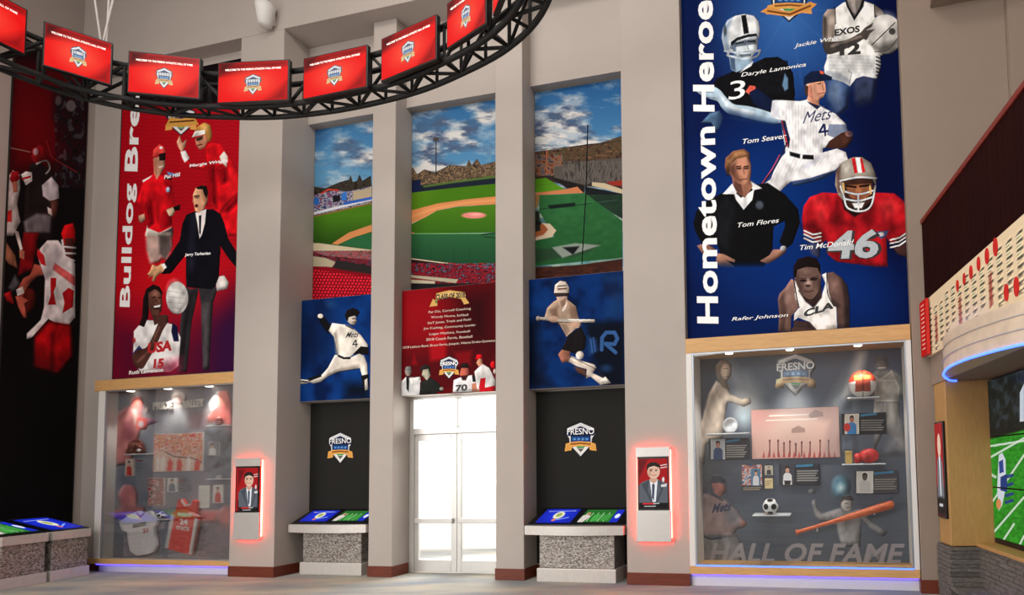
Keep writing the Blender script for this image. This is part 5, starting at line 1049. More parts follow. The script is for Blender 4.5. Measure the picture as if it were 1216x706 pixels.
def class_board(c):
    c.fill((130, 8, 18)); c.z(470, 330, 4.872); c.poly([(330, 60), (600, 20), (600, 420), (380, 420)], (28, 4, 8), 60, .9); c.poly([(20, 420), (600, 380), (600, 690), (20, 690)], (60, 6, 12), 30, .7); c.glow(120, 180, 260, 220, (158, 10, 22), .7)
    c.poly([(190, 350), (270, 280), (295, 300), (290, 470), (200, 480)], (190, 16, 26), 6, .7); c.poly([(340, 430), (440, 420), (430, 500), (350, 500)], (170, 14, 24), 6, .5); c.poly([(90, 500), (105, 440), (125, 500)], (170, 14, 24), 4, .6)
    c.poly([(195, 165), (215, 120), (230, 130), (235, 88), (310, 70), (400, 82), (402, 112), (425, 145), (395, 152), (378, 120), (310, 108), (240, 128), (240, 160)], (214, 168, 96)); c.line([(238, 108), (312, 90), (396, 100)], 15, (234, 196, 130), .9); c.poly([(230, 130), (240, 128), (240, 145), (228, 142)], (60, 120, 60), 1)
    crest(c, 308, 515, 55, 58, 0, False)
    c.keep()
    # the row of people along the lower edge
    c.poly([(25, 680), (30, 600), (60, 570), (140, 580), (140, 680)], (196, 196, 196)); c.ell(72, 540, 19, 26, (150, 140, 132), .9); c.poly([(52, 535), (60, 512), (85, 510), (92, 535)], (110, 110, 108)); c.poly([(60, 565), (80, 570), (75, 660), (62, 640)], (30, 30, 34)); c.poly([(75, 580), (140, 570), (145, 600), (90, 610)], (226, 224, 222))
    c.poly([(135, 680), (145, 600), (200, 575), (240, 600), (275, 640), (270, 660), (240, 655), (235, 670), (140, 672)], (34, 36, 34)); c.poly([(150, 560), (160, 520), (190, 515), (203, 560), (180, 590)], (176, 170, 150)); c.poly([(140, 545), (145, 510), (175, 498), (200, 515), (200, 560), (188, 525), (155, 530)], (40, 34, 34)); c.ell(265, 640, 12, 10, (190, 180, 160), 1)
    c.poly([(330, 660), (335, 590), (370, 575), (440, 560), (480, 580), (480, 655)], (220, 216, 218)); c.poly([(440, 560), (478, 570), (482, 600), (445, 600)], (24, 24, 30)); c.poly([(370, 560), (380, 510), (415, 505), (425, 545), (400, 585)], (186, 92, 76)); c.poly([(368, 535), (380, 490), (415, 490), (425, 520), (380, 520)], (34, 20, 20)); c.poly([(375, 565), (420, 560), (405, 592), (385, 590)], (60, 24, 24), 1.5); c.poly([(440, 610), (480, 600), (484, 655), (440, 655)], (186, 120, 96))
    c.poly([(455, 540), (500, 495), (540, 520), (575, 590), (575, 640), (500, 650), (470, 640)], (216, 212, 210)); c.poly([(490, 580), (520, 575), (515, 640), (480, 640)], (190, 20, 30)); c.poly([(485, 640), (575, 620), (575, 660), (485, 660)], (196, 20, 30)); c.poly([(465, 490), (480, 462), (500, 470), (500, 500), (480, 510)], (204, 140, 110)); c.poly([(460, 468), (470, 442), (495, 440), (503, 462), (480, 468)], (200, 16, 28)); c.ell(562, 500, 14, 20, (200, 20, 30), 1); c.ell(572, 540, 8, 16, (226, 200, 190), 1)
    c.z(0, 0, 1); c.folds(.5, 7)
FE = .17
for s0, s1, z0, z1, pic, lab in ((-4.262, -2.715, 2.885, 4.645, pitcher_board, 'blue board with a sepia baseball pitcher in full stride'),
                                 (-2.262, -.445, 2.895, 4.645, class_board, 'red board listing a class of inductees with a gold ribbon on top'),
                                 (.035, 1.69, 2.895, 4.63, batter_board, 'blue board with a sepia baseball batter bunting')):
    t = thing('wall_board', lab, 'board', MAIN, ((s0 + s1) / 2, .3, z0))
    l0 = s0
    B().box(l0, s1, FE + .004, .38, z0, z1, .004, 1).obj('box', WALL, t)
    print_sheet('board_print', MAIN, (l0 + .004, FE, z0 + .004), (s1 - l0 - .008, 0, 0), (0, 0, z1 - z0 - .008), pic, INK, t, cell=.0085)
    if pic is pitcher_board: lettering('Mets', MAIN, FE - .002, (410, 401), (425, 400), (2, -7), BLACKINK, t, .01, .3)
    if pic is class_board:
        lettering('CLASS OF 2018', MAIN, FE - .002, (517.5, 356), (552, 353), (0, -6.5), BLACKINK, t, .04)
        GOLDW = mat('pale_ink', rgb(236, 220, 200), .5, noise=.02)
        for k, (tx, x0, x1, y0, y1) in enumerate((('Pat Ott, Cornell Coaching', 509, 559, 372.5, 368), ('Woody Moore, Softball', 512, 556, 378.5, 375.5), ('DeT Jones, Track and Field', 508, 559, 385.5, 381), ('Jim Cushing, Community Leader', 503, 565, 392, 387.5), ('Logan Mankins, Football', 510, 558, 398.5, 395), ('2018 Coach Farris, Baseball', 506, 561, 405, 401), ('2018 Lettuce Bowl, Bruce Farris, Joaquin, Valeria Drake-Quintana', 478, 588, 414.5, 406))):
            lettering(tx, MAIN, FE - .002, (x0, y0), (x1, y1), (0, -3.4), GOLDW, t, .0)
        lettering('FRESNO', MAIN, FE - .002, (523, 434), (544, 433), (0, -4.5), WHITEINK, t, .03); lettering('70', MAIN, FE - .002, (541, 465), (555, 463.5), (0, -8), BLACKINK, t, .04)

# ------------------------------------------------------------------ charcoal panels with the crest
for s0, s1, cx, cy, lab in ((-4.262, -2.715, 404, 531, 'charcoal wall panel with the shield crest, under the pitcher board'), (.035, 1.69, 689.5, 521, 'charcoal wall panel with the shield crest, under the batter board')):
    t = thing('crest_panel', lab, 'wall panel', MAIN, ((s0 + s1) / 2, .39, .9))
    B().box(s0, s1, .386, .399, .19, 2.88).obj('panel', MATS['charcoal_panel'], t)
    def cp(c, cx=cx, cy=cy):
        c.fill((38, 37, 35)); w = 14.5 if cx < 500 else 18; h = 16.5 if cx < 500 else 18.5
        crest(c, cx, cy, w, h, 0, False)
    print_sheet('panel_print', MAIN, (s0 + .002, .384, .20), (s1 - s0 - .004, 0, 0), (0, 0, 2.67), cp, INK, t, cell=.0105)
    w = 13 if cx < 500 else 16
    lettering('FRESNO', MAIN, .382, (cx - w, cy - (4.2 if cx < 500 else 5)), (cx + w, cy - (5.2 if cx < 500 else 6)), (0, -6 if cx < 500 else -7.5), WHITEINK, t, .005)
# ------------------------------------------------------------------ the two glazed display cases
HAZE = (104, 108, 118)
def mini_person(c, x0, y0, x1, y1, bg, body, skin=(206, 160, 136), hair=(40, 30, 28), legs=None):
    W_, H_ = x1 - x0, y1 - y0
    q = lambda u, v: (x0 + u * W_, y0 + v * H_)
    c.poly([q(0, 0), q(1, 0), q(1, 1), q(0, 1)], bg, .5)
    c.poly([q(.18, 1), q(.2, .55), q(.34, .42), q(.66, .42), q(.82, .55), q(.84, 1)], body, .7)
    if legs: c.poly([q(.25, .8), q(.78, .8), q(.72, 1), q(.3, 1)], legs, .7)
    c.ell(*q(.5, .27), .15 * W_, .16 * H_, skin, .6); c.poly([q(.34, .25), q(.36, .12), q(.5, .07), q(.64, .12), q(.66, .25), q(.5, .17)], hair, .6)

def pride_print(c):
    c.fill((98, 100, 110)); c.z(120, 440, 5.88)
    c.grain(60, 130, 940, 1400, 22, 26, [(70, 74, 86), (104, 106, 116), (118, 112, 116)], 4, .8)
    for x, w in ((215, 70), (545, 110), (800, 90)): c.poly([(x - 10, 120), (x + 10, 120), (x + w, 420), (x - w, 420)], (226, 222, 216), 14, .35)  # beams of the downlights painted into the back print
    c.keep()
    # cheering fans, upper left and right
    c.poly([(100, 480), (105, 320), (150, 270), (200, 240), (215, 190), (270, 180), (290, 220), (285, 300), (300, 340), (270, 420), (250, 500), (200, 640), (100, 660)], (176, 92, 88), 5, .8); c.poly([(120, 480), (150, 360), (220, 340), (240, 470), (200, 500)], (96, 46, 52), 8, .8); c.ell(252, 230, 32, 42, (196, 84, 76), 4, .8); c.poly([(215, 270), (245, 270), (255, 340), (235, 370)], (226, 196, 184), 4, .8); c.poly([(305, 270), (325, 245), (335, 280), (315, 305)], (226, 190, 176), 2.5, .9)
    c.poly([(250, 330), (320, 330), (390, 355), (320, 380), (310, 405), (250, 410)], (206, 74, 68), 3, .9); c.ell(278, 372, 18, 22, (216, 214, 220), 3, .9); c.poly([(320, 340), (395, 355), (330, 375)], (112, 116, 168), 4, .8)
    c.poly([(740, 330), (770, 290), (800, 240), (820, 150), (880, 140), (910, 230), (915, 470), (880, 460), (860, 360), (750, 360)], (208, 92, 84), 5, .85); c.ell(850, 190, 34, 44, (226, 130, 116), 4, .8); c.poly([(760, 230), (815, 150), (800, 250), (770, 270)], (250, 244, 236), 5, .9)
    c.ell(545, 185, 46, 40, (236, 228, 222), 4, .9); c.poly([(500, 190), (530, 170), (560, 175), (590, 200), (560, 240), (520, 230)], (206, 140, 132), 5, .5)
    c.poly([(620, 300), (720, 300), (720, 400), (620, 400)], (140, 98, 104), 14, .7)
    c.poly([(720, 400), (910, 380), (915, 700), (720, 700)], (82, 88, 98), 8, .7); c.grain(720, 400, 915, 700, 8, 8, [(70, 76, 86), (116, 118, 124)], 7, .5)
    for y in (650, 665, 680): c.line([(240, y), (330, y)], 6, (130, 120, 124), .6)
    c.line([(235, 630), (285, 625)], 10, (176, 70, 70), .7)
    c.z(120, 555, 5.65)
    for y in (110, 125, 140, 155): c.line([(515, y), (600, y + 5)], 6, (150, 140, 140), .6)
    c.line([(520, 88), (560, 84)], 12, (176, 70, 70), .6)
    c.poly([(70, 290), (130, 270), (120, 180), (160, 120), (210, 130), (235, 190), (225, 250), (290, 270), (280, 330), (60, 340)], (150, 82, 84), 6, .85); c.ell(180, 180, 56, 62, (172, 96, 96), 5, .8); c.poly([(190, 200), (240, 200), (235, 260), (190, 250)], (196, 120, 112), 5, .6)
    c.poly([(650, 290), (780, 290), (775, 360), (660, 370)], (190, 84, 80), 6, .8); c.poly([(780, 310), (830, 258), (870, 270), (870, 420), (800, 410)], (186, 96, 90), 7, .8); c.grain(650, 370, 870, 600, 7, 7, [(84, 82, 92), (120, 100, 104), (92, 88, 96)], 12, .7)
    c.line([(770, 604), (850, 602)], 5, (170, 170, 176), .6)
    c.z(0, 0, 1); c.folds(.5, 4); c.c = np.clip(c.c, 0, 1) ** .62; g_ = c.c.mean(1, keepdims=True); c.c = np.clip(g_ + 1.35 * (c.c - g_), 0, 1)
def crowd_photo(c):
    c.fill((190, 120, 110)); c.grain(170, 505, 250, 570, 3.0, 2.4, [(206, 50, 44), (236, 214, 200), (150, 60, 56), (230, 180, 130), (206, 80, 70)], 41, 1, 2)
    c.z(120, 440, 5.88); c.poly([(360, 560), (450, 545), (560, 600), (660, 590), (715, 660), (715, 720), (360, 720)], (222, 206, 190), 4, .6)
    c.line([(450, 565), (520, 600), (640, 610), (700, 640)], 12, (90, 74, 66), .8, smooth=True)
    for x in (480, 545, 670): c.poly([(x - 16, 640), (x, 610), (x + 20, 640), (x + 14, 700), (x - 20, 700)], (206, 40, 40), 2, .9)
    for x in (395, 430, 610): c.poly([(x - 14, 620), (x, 590), (x + 16, 620), (x + 10, 700), (x - 16, 700)], (236, 228, 218), 2, .8)
    c.z(0, 0, 1)
def hall_print(c):
    c.fill((84, 92, 106)); c.z(810, 400, 5.043)
    c.poly([(40, 90), (400, 90), (250, 420), (40, 600)], (52, 62, 82), 60, .9); c.poly([(1180, 60), (1400, 20), (1400, 800), (1250, 400)], (56, 62, 80), 50, .9); c.poly([(40, 800), (1400, 700), (1400, 1420), (40, 1420)], (68, 76, 90), 60, .8)
    for a, b_ in ((250, 380), (660, 640), (1080, 900)): c.poly([(a - 12, 80), (a + 12, 80), (b_ + 130, 460), (b_ - 60, 460)], (176, 178, 178), 16, .5)  # light cones under the three downlights, painted over the ground colour
    c.poly([(300, 520), (385, 200), (480, 330), (430, 520)], (150, 152, 150), 16, .5); c.glow(370, 480, 70, 90, (190, 212, 226), .8)
    c.poly([(1000, 290), (1060, 100), (1090, 100), (1050, 280), (980, 360)], (236, 232, 222), 14, .7)  # brightest downlight cone, painted as well
    c.keep()
    # the figure with long hair, arm held out
    c.poly([(85, 706), (100, 560), (130, 460), (165, 330), (205, 262), (270, 300), (285, 340), (360, 370), (405, 365), (410, 395), (370, 415), (300, 390), (270, 385), (255, 480), (240, 600), (140, 640), (130, 760)], (206, 186, 168), 2.5, .95)
    c.poly([(160, 350), (200, 300), (180, 480), (130, 600), (105, 570)], (150, 132, 122), 8, .6); c.poly([(205, 230), (200, 170), (230, 140), (275, 138), (298, 165), (292, 230), (268, 265), (285, 320), (240, 300)], (120, 102, 90), 2, .95); c.ell(262, 205, 30, 46, (206, 180, 160), 2); c.line([(248, 190), (275, 188)], 6, (80, 64, 56), .9); c.line([(255, 238), (276, 236)], 5, (120, 80, 70), .8); c.ell(385, 385, 24, 18, (216, 190, 168), 2)
    crest(c, 680, 220, 118, 112, .45, False)
    c.z(950, 400, 5.043)
    # outlined basketball player
    c.poly([(420, 230), (460, 200), (545, 195), (610, 230), (635, 330), (620, 370), (580, 330), (585, 450), (640, 690), (560, 600), (500, 560), (440, 690), (450, 480), (440, 380)], (128, 126, 124), 4, .9); c.poly([(455, 235), (480, 255), (550, 205), (585, 300), (590, 380), (450, 385)], (158, 152, 144), 2, .9); c.poly([(450, 400), (590, 395), (600, 500), (520, 520), (505, 440), (490, 520), (445, 500)], (150, 144, 138), 3, .8); c.ell(488, 165, 42, 46, (100, 94, 92), 4, .9); c.poly([(445, 160), (455, 125), (520, 120), (535, 165), (490, 140)], (70, 66, 68), 4, .8); c.line([(470, 185), (510, 183)], 8, (200, 190, 180), .8)
    for P_ in ([(440, 230), (480, 255), (550, 205)], [(455, 240), (450, 380), (590, 380)], [(545, 200), (590, 300), (588, 390)], [(465, 260), (560, 260)], [(450, 390), (445, 480)], [(510, 400), (500, 520)]): c.line(P_, 8, (196, 186, 172), .7, 1.2)
    c.poly([(480, 290), (540, 290), (540, 330), (480, 330)], (170, 160, 150), 3, .6); c.poly([(240, 380), (330, 350), (350, 700), (240, 706)], (106, 120, 134), 10, .7); c.poly([(560, 520), (640, 500), (650, 706), (500, 706)], (128, 122, 122), 12, .6)
    # pitcher, lower left
    c.z(810, 540, 5.043)
    c.poly([(55, 220), (160, 235), (260, 270), (330, 330), (380, 410), (370, 430), (330, 440), (300, 480), (120, 480), (90, 420), (100, 350), (55, 300)], (150, 124, 126), 3, .95); c.poly([(60, 460), (120, 470), (220, 500), (330, 480), (372, 560), (350, 640), (60, 650)], (118, 116, 120), 4, .9)
    c.poly([(175, 165), (215, 160), (258, 180), (258, 225), (225, 248), (190, 225)], (178, 110, 106), 2); c.poly([(165, 170), (180, 130), (225, 125), (260, 150), (262, 168), (215, 165)], (50, 56, 72), 2, .9); c.line([(180, 235), (245, 275)], 8, (40, 44, 60), .9); c.line([(105, 475), (170, 500), (230, 495)], 14, (50, 54, 68), .9, smooth=True); c.ell(366, 410, 18, 18, (176, 120, 110), 2); c.poly([(270, 300), (350, 350), (330, 420), (270, 400)], (96, 104, 124), 8, .6)
    c.line([(118, 118), (300, 118)], 5, (120, 130, 144), .5); c.line([(160, 120), (160, 230)], 3, (130, 140, 150), .4); c.line([(270, 120), (270, 430)], 3, (130, 140, 150), .4)
    # thrower, lower right
    c.z(950, 540, 5.043)
    c.glow(245, 190, 70, 90, (96, 176, 206), .9); c.glow(245, 195, 36, 40, (226, 240, 240), .9)
    c.poly([(70, 280), (85, 262), (105, 320), (130, 350), (240, 318), (270, 340), (320, 330), (370, 325), (430, 400), (520, 460), (500, 485), (420, 440), (365, 380), (360, 545), (250, 545), (225, 450), (215, 395), (120, 392), (88, 360)], (144, 142, 144), 3, .9)
    c.ell(280, 292, 34, 44, (176, 170, 166), 2); c.poly([(238, 290), (250, 248), (300, 240), (325, 265), (310, 275), (265, 268)], (66, 60, 62), 2); c.line([(270, 290), (296, 284)], 5, (70, 60, 60), .9); c.line([(280, 318), (302, 312)], 6, (90, 70, 70), .8); c.ell(70, 218, 20, 16, (150, 150, 152), 2, .7)
    c.z(0, 0, 1); c.folds(.5, 4); c.c = np.clip(c.c, 0, 1) ** .9
    c.line([(1025, 668), (1077, 669)], 1.2, (160, 160, 164), .6)

def case(s0, s1, label, pic, pts, glassx, HE, BE):
    """pts: photo heights measured at the middle of the case: header top, header bottom, glass bottom, board bottom"""
    px = pts[0]
    zt, zh, zg, zb = [MAIN.hit(px, y, HE)[1] for y in pts[1:]]
    t = thing('display_case', label, 'display case', MAIN, ((s0 + s1) / 2, .1, 0))
    B().box(s0 - (.10 if s0 < 0 else 0), s1, HE, BE + .02, zh, zt, .005, 1).obj('header', OAK, t)
    B().box(s0 - (.10 if s0 < 0 else 0), s1, HE, BE + .02, zb, zg, .005, 1).obj('base_board', OAK, t)
    B().box(s0, s1, HE + .10, BE + .02, 0, zb).obj('plinth', WHITE, t)
    B().tube([(s0 + .02, HE + .045, zb - .014), (s1 - .02, HE + .045, zb - .014)], .008, 6).obj('led_strip', LEDV, t)
    B().box(s0 + .005, s1 - .005, BE, BE + .02, zg, zh).obj('back_panel', MATS['charcoal_panel'], t)
    print_sheet('back_print', MAIN, (s0 + .01, BE - .003, zg + .005), (s1 - s0 - .02, 0, 0), (0, 0, zh - zg - .01), pic, INKC, t, cell=.011)
    g0 = MAIN.hit(glassx[0], 560, HE)[0]; g1 = min(MAIN.hit(glassx[1], 560, HE)[0], s1 - .03)
    B().box(s0, g0, HE + .005, BE - .001, zg, zh, .004, 1).obj('jamb', WHITE, t); B().box(g1, s1, HE + .005, BE - .001, zg, zh, .004, 1).obj('jamb', WHITE, t)
    FR = mat('case_frame', rgb(170, 176, 184), .35, metal=.6, noise=.05)
    for a in (g0, g1 - .022): B().box(a, a + .022, HE + .01, HE + .04, zg, zh).obj('frame_rail', FR, t)
    for z in (zg, zh - .022): B().box(g0 + .022, g1 - .022, HE + .01, HE + .04, z, z + .022).obj('frame_rail', FR, t)
    B().box(g0 + .022, g1 - .022, HE + .02, HE + .03, zg + .022, zh - .022).obj('glass', GLASS, t)
    if s0 > 0: B().tube([(g0 + .01, HE + .004, zg + .010), (g1 - .01, HE + .004, zg + .010)], .008, 6).obj('sill_led', LEDB, t)
    for k in range(3):
        s = s0 + (s1 - s0) * (.2, .48, .78)[k]
        B().lathe([(.05, -.012), (.055, 0), (.055, .012)], (s, HE + .09, zh - .013), 'z', 20).obj('downlight', LAMPW, t)
        l = bpy.data.lights.new('case_downlight', 'SPOT'); l.energy = 65 if s0 < 0 else 80; l.spot_size = math.radians(88); l.spot_blend = .8; l.color = (1, .95, .88); l.shadow_soft_size = .05
        o = bpy.data.objects.new('case_downlight', l); COL.objects.link(o); o.location = MAIN.w(s, HE + .08, zh - .05)
        o.rotation_euler = (MAIN.w(s, HE + .30, 0) - MAIN.w(s, HE + .08, zh)).to_track_quat('-Z', 'Y').to_euler()
    return t
cl = case(-8.22, -5.18, 'glass display case of jerseys and fan photos, under the red banner', pride_print, (200, 446, 459, 664.5, 671), (121, 276), -.21, .0)
cr = case(2.63, 5.65, 'glass display case with a bat and balls, under the blue banner', hall_print, (950, 393, 411, 674, 684), (824, 1082), -.15, .395)
GREYL = mat('grey_letters', rgb(150, 146, 154), .5, noise=.05); CREAML = mat('cream_letters', rgb(240, 234, 224), .5, noise=.03)
lettering('HALL OF FAME', MAIN, .385, (842, 667), (1075, 669.5), (0, -23), GREYL, cr, .03, .25, 1.05)
lettering('PRIDE', MAIN, -.025, (182, 486.5), (205, 485), (0, -9), CREAML, cl, .03, 0, 1, thick=.02); lettering('VALLEY', MAIN, -.025, (217, 484.5), (242, 482), (0, -9), CREAML, cl, .03, 0, 1, thick=.02); lettering('OF THE', MAIN, -.025, (206, 484), (216, 483.5), (0, -3.5), CREAML, cl, .03)
lettering('FRESNO', MAIN, .386, (922.5, 440.5), (967, 437.5), (0, -9), WHITEINK, cr, .02)
lettering('Mets', MAIN, .388, (845, 609), (868, 606), (1, -11), NAVYINK, cr, .03, .3)

# --- exhibits ---
def photo_card(frame_label, x0, y0, x1, y1, parent_e, BE, draw, cell=.008, cat='photo', group=None, back=None):
    (a, b_), (c_, d_) = MAIN.hit(x0, y1, parent_e), MAIN.hit(x1, y0, parent_e)
    t = thing('exhibit_card', frame_label, cat, MAIN, ((a + c_) / 2, parent_e, b_), group)
    B().box(a, c_, parent_e + .003, BE - .004, b_, d_, .003, 1).obj('board', back or MATS['charcoal_panel'], t)
    print_sheet('card_print', MAIN, (a + .004, parent_e, b_ + .004), (c_ - a - .008, 0, 0), (0, 0, d_ - b_ - .008), draw, INKC, t, cell=cell)
    return t
CE = .36
def txt(c, x0, y0, x1, n, dy, col=(180, 176, 170)):
    for k in range(n): c.line([(x0, y0 + k * dy), (x1 - (k % 3) * 1.5, y0 + k * dy - .4)], dy * .5, col, .75, .6)
def d1(c):
    c.fill((46, 50, 60)); mini_person(c, 844, 521, 861, 545, (196, 200, 206), (60, 84, 130), (190, 130, 110)); c.line([(863, 524), (877, 522)], 2.4, (60, 130, 170), .9); txt(c, 863, 529, 886, 6, 2.6)
def d2(c):
    c.fill((70, 74, 84)); c.grain(880, 550, 908, 576, 3, 3, [(40, 80, 150), (226, 224, 220), (206, 90, 60), (80, 120, 160)], 51, .9); mini_person(c, 892, 556, 903, 576, (90, 130, 160), (226, 226, 230)); txt(c, 883, 579, 903, 2, 2, (176, 160, 130))
def d3(c): c.fill((196, 186, 160)); mini_person(c, 909, 553, 917, 563, (176, 170, 160), (70, 70, 76), hair=(30, 28, 28))
def d4(c): c.fill((214, 196, 150)); txt(c, 909.5, 571, 916, 3, 2.4, (150, 120, 90))
def d5(c):
    c.fill((44, 48, 58)); mini_person(c, 927, 551, 943, 575, (60, 62, 72), (222, 222, 224), (196, 150, 126), legs=(30, 30, 36)); c.line([(946, 553), (964, 552)], 2.6, (60, 130, 170), .9); txt(c, 947, 559, 971, 5, 2.8)
def d6(c):
    c.fill((38, 40, 48)); mini_person(c, 1003, 491, 1020, 515, (216, 206, 194), (60, 130, 190), (176, 110, 86)); c.ell(1006, 507, 4, 5, (206, 60, 56), .8); c.line([(1023, 493), (1040, 491)], 2.6, (60, 130, 170), .9); txt(c, 1023, 499, 1049, 5, 2.8, (150, 146, 140))
def d7(c):
    c.fill((74, 72, 78)); mini_person(c, 1017, 559, 1037, 585, (226, 222, 214), (206, 204, 200), (90, 76, 70), (30, 28, 28)); c.line([(1039, 562), (1060, 560)], 2.6, (60, 130, 170), .9); txt(c, 1039, 569, 1064, 5, 2.8, (150, 144, 138))
def d8(c):
    c.fill((206, 164, 154)); c.glow(945, 500, 60, 40, (226, 198, 186), .8); c.glow(900, 490, 30, 30, (214, 150, 146), .7)
    c.line([(914, 493.5), (965, 491.5)], 1.8, (240, 230, 226), .9); c.line([(910, 499), (970, 497)], 1.8, (236, 222, 216), .8)
    c.poly([(940, 509), (948, 505), (956, 508.5), (956, 513), (940, 514)], (150, 120, 112), 1, .7); c.poly([(960, 492), (968, 486), (977, 489), (978, 494), (962, 496)], (150, 130, 126), 1, .8)
    for x in (914, 924, 931, 938, 945, 952, 962, 974, 984): c.line([(x, 541), (x, 527 - (x % 5))], 2, (120, 74, 70), .8); c.ell(x, 527 - (x % 5), 1.2, 1.6, (110, 70, 66), .6)
    for x in range(905, 995, 6): c.poly([(x, 543), (x + 2, 535), (x + 4, 543)], (176, 60, 60), .8, .7)
    c.poly([(893, 483), (960, 481), (1000, 480), (1000, 546), (975, 546), (985, 500)], (130, 118, 122), 8, .35)
for fn, x0, y0, x1, y1, lab in ((d1, 842, 519, 889, 546, 'exhibit card with a blue shirted portrait beside the long haired figure'), (d2, 881, 551, 905, 582, 'colourful baseball photo board above the soccer ball on its shelf'), (d3, 908, 552, 918, 564, 'small grey portrait above a cream certificate'), (d4, 908, 567, 918, 580, 'small cream certificate under a grey portrait'), (d5, 926, 550, 973, 576, 'exhibit card with a basketball player and a blue heading'), (d6, 1000, 489, 1052, 516, 'dark exhibit card with a blue shirted player under the basketball'), (d7, 1016, 558, 1066, 586, 'exhibit card with an old grey baseball portrait above the bat'), (d8, 893, 482, 996, 545, 'wide pink picture board of a skyline and ballpark lights')):
    photo_card(lab, x0, y0, x1, y1, CE, .395, fn)
def l1(c): crowd_photo(c)
def l2(c):
    c.fill((196, 150, 140)); c.grain(174, 565, 198, 602, 4, 4, [(206, 70, 66), (230, 200, 190), (120, 90, 90), (190, 120, 110)], 71, .9)
def l3(c): c.fill((220, 214, 208)); mini_person(c, 198, 567, 210, 583, (214, 210, 208), (110, 116, 130))
def l4(c): c.fill((226, 222, 214)); txt(c, 237, 580, 247, 8, 2.6, (200, 196, 190))
def l5(c): c.fill((206, 196, 190)); mini_person(c, 253, 576, 264, 596, (222, 214, 208), (196, 70, 66))
def l6(c): c.fill((206, 120, 110)); mini_person(c, 148, 545, 158, 564, (226, 200, 180), (206, 50, 46))
def l7(c): c.fill((120, 120, 126)); mini_person(c, 246, 525, 258, 540, (140, 140, 146), (226, 222, 220))
for fn, x0, y0, x1, y1, lab in ((l1, 181, 513, 241, 560, 'large photo board of a red and white crowd'), (l2, 175, 567, 195, 600, 'upright red team photo board between the portrait cards'), (l3, 198, 567, 210, 584, 'small portrait card in pale frame beside the upright team photo'), (l4, 235, 576, 249, 603, 'blank white upright board beside the red jersey'), (l5, 252, 575, 265, 597, 'small red player photo beside the white board'), (l6, 148, 544, 159, 565, 'small red and cream card under the baseball glove'), (l7, 245, 524, 260, 541, 'small grey photo of a player in white under the helmet shelf')):
    photo_card(lab, x0, y0, x1, y1, -.03, 0.0, lambda c, fn=fn: (fn(c), setattr(c, 'c', np.clip(c.c, 0, 1) ** .8)), back=WHITE)

ACRYL = mat('shelf_acrylic', rgb(214, 218, 222), .3, noise=.03)
def shelf(case_, x0, x1, y, e0=.12, e1=.34):
    a = MAIN.hit(x0, y, e0)[0]; b_, z = MAIN.hit(x1, y, e0)
    B().box(a, b_, e0, e1, z - .018, z, .004, 1).obj('shelf', ACRYL, case_); return z
def ball(name, label, cat, px, py, rpx, e, fn, m='ball_ink', zrest=None):
    s, z = MAIN.hit(px, py, e); r = rpx * .0128
    if zrest is not None: z = zrest + r + .001
    bm = bmesh.new(); bmesh.ops.create_icosphere(bm, subdivisions=5, radius=1); me = bpy.data.meshes.new(name)
    P = np.array([v.co[:] for v in bm.verts]); bm.to_mesh(me); bm.free()
    me.vertices.foreach_set('co', (P * r + np.array([0, 0, r])).ravel().astype(np.float32)); me.update()
    col = fn(P); at = me.color_attributes.new('ink', 'FLOAT_COLOR', 'POINT'); sc = np.where(col <= .04045, col / 12.92, ((col + .055) / 1.055) ** 2.4)
    at.data.foreach_set('color', np.c_[sc, np.ones(len(sc))].ravel().astype(np.float32))
    for p in me.polygons: p.use_smooth = True
    me.materials.append(ink_mat('ball_ink', .4)); return link_mesh(name, me, None, MAIN, (s, e, z - r), label=label, cat=cat)
PHI = (1 + 5 ** .5) / 2
ICO = np.array([(0, a, b * PHI) for a in (1, -1) for b in (1, -1)] + [(a, b * PHI, 0) for a in (1, -1) for b in (1, -1)] + [(b * PHI, 0, a) for a in (1, -1) for b in (1, -1)], float); ICO /= np.linalg.norm(ICO[0])
def soccer(P):
    d = (P @ ICO.T).max(1); c = np.full((len(P), 3), .92); c[d > .925] = (.06, .06, .07); return c
def hoops(P):
    c = np.tile(np.array([[.92, .9, .88]]), (len(P), 1)); c[P[:, 2] > .1] = (.86, .24, .16); m = (np.abs(P[:, 0]) < .55) & (P[:, 2] < .25) & (P[:, 2] > -.65); c[m] = (.62, .26, .2)
    c[(P[:, 2] > .2) & (P[:, 2] < .55) & (np.abs(P[:, 0]) < .6)] = (.9, .5, .28); seam = (np.abs(P[:, 0]) < .03) | (np.abs(P[:, 2] - .1) < .03); c[seam] = (.2, .08, .06); return c
def white_ball(P):
    c = np.full((len(P), 3), .93); s = np.abs(np.abs(P[:, 0]) - .55 - .15 * P[:, 2] ** 2) < .04; c[s] = (.8, .2, .2); return c
z = shelf(cr, 893, 938, 611, .0); zs = z; ball('soccer_ball', 'black and white soccer ball on a shelf in front of a red cap', 'ball', 915, 601, 8.6, .10, soccer, zrest=z)
z = shelf(cr, 1006, 1044, 470); ball('basketball', 'red and white basketball on a clear shelf', 'ball', 1024, 457, 14.5, .2, hoops, zrest=z)
CAPR = mat('red_cap_cloth', rgb(180, 60, 54), .8, noise=.2, scale=30)
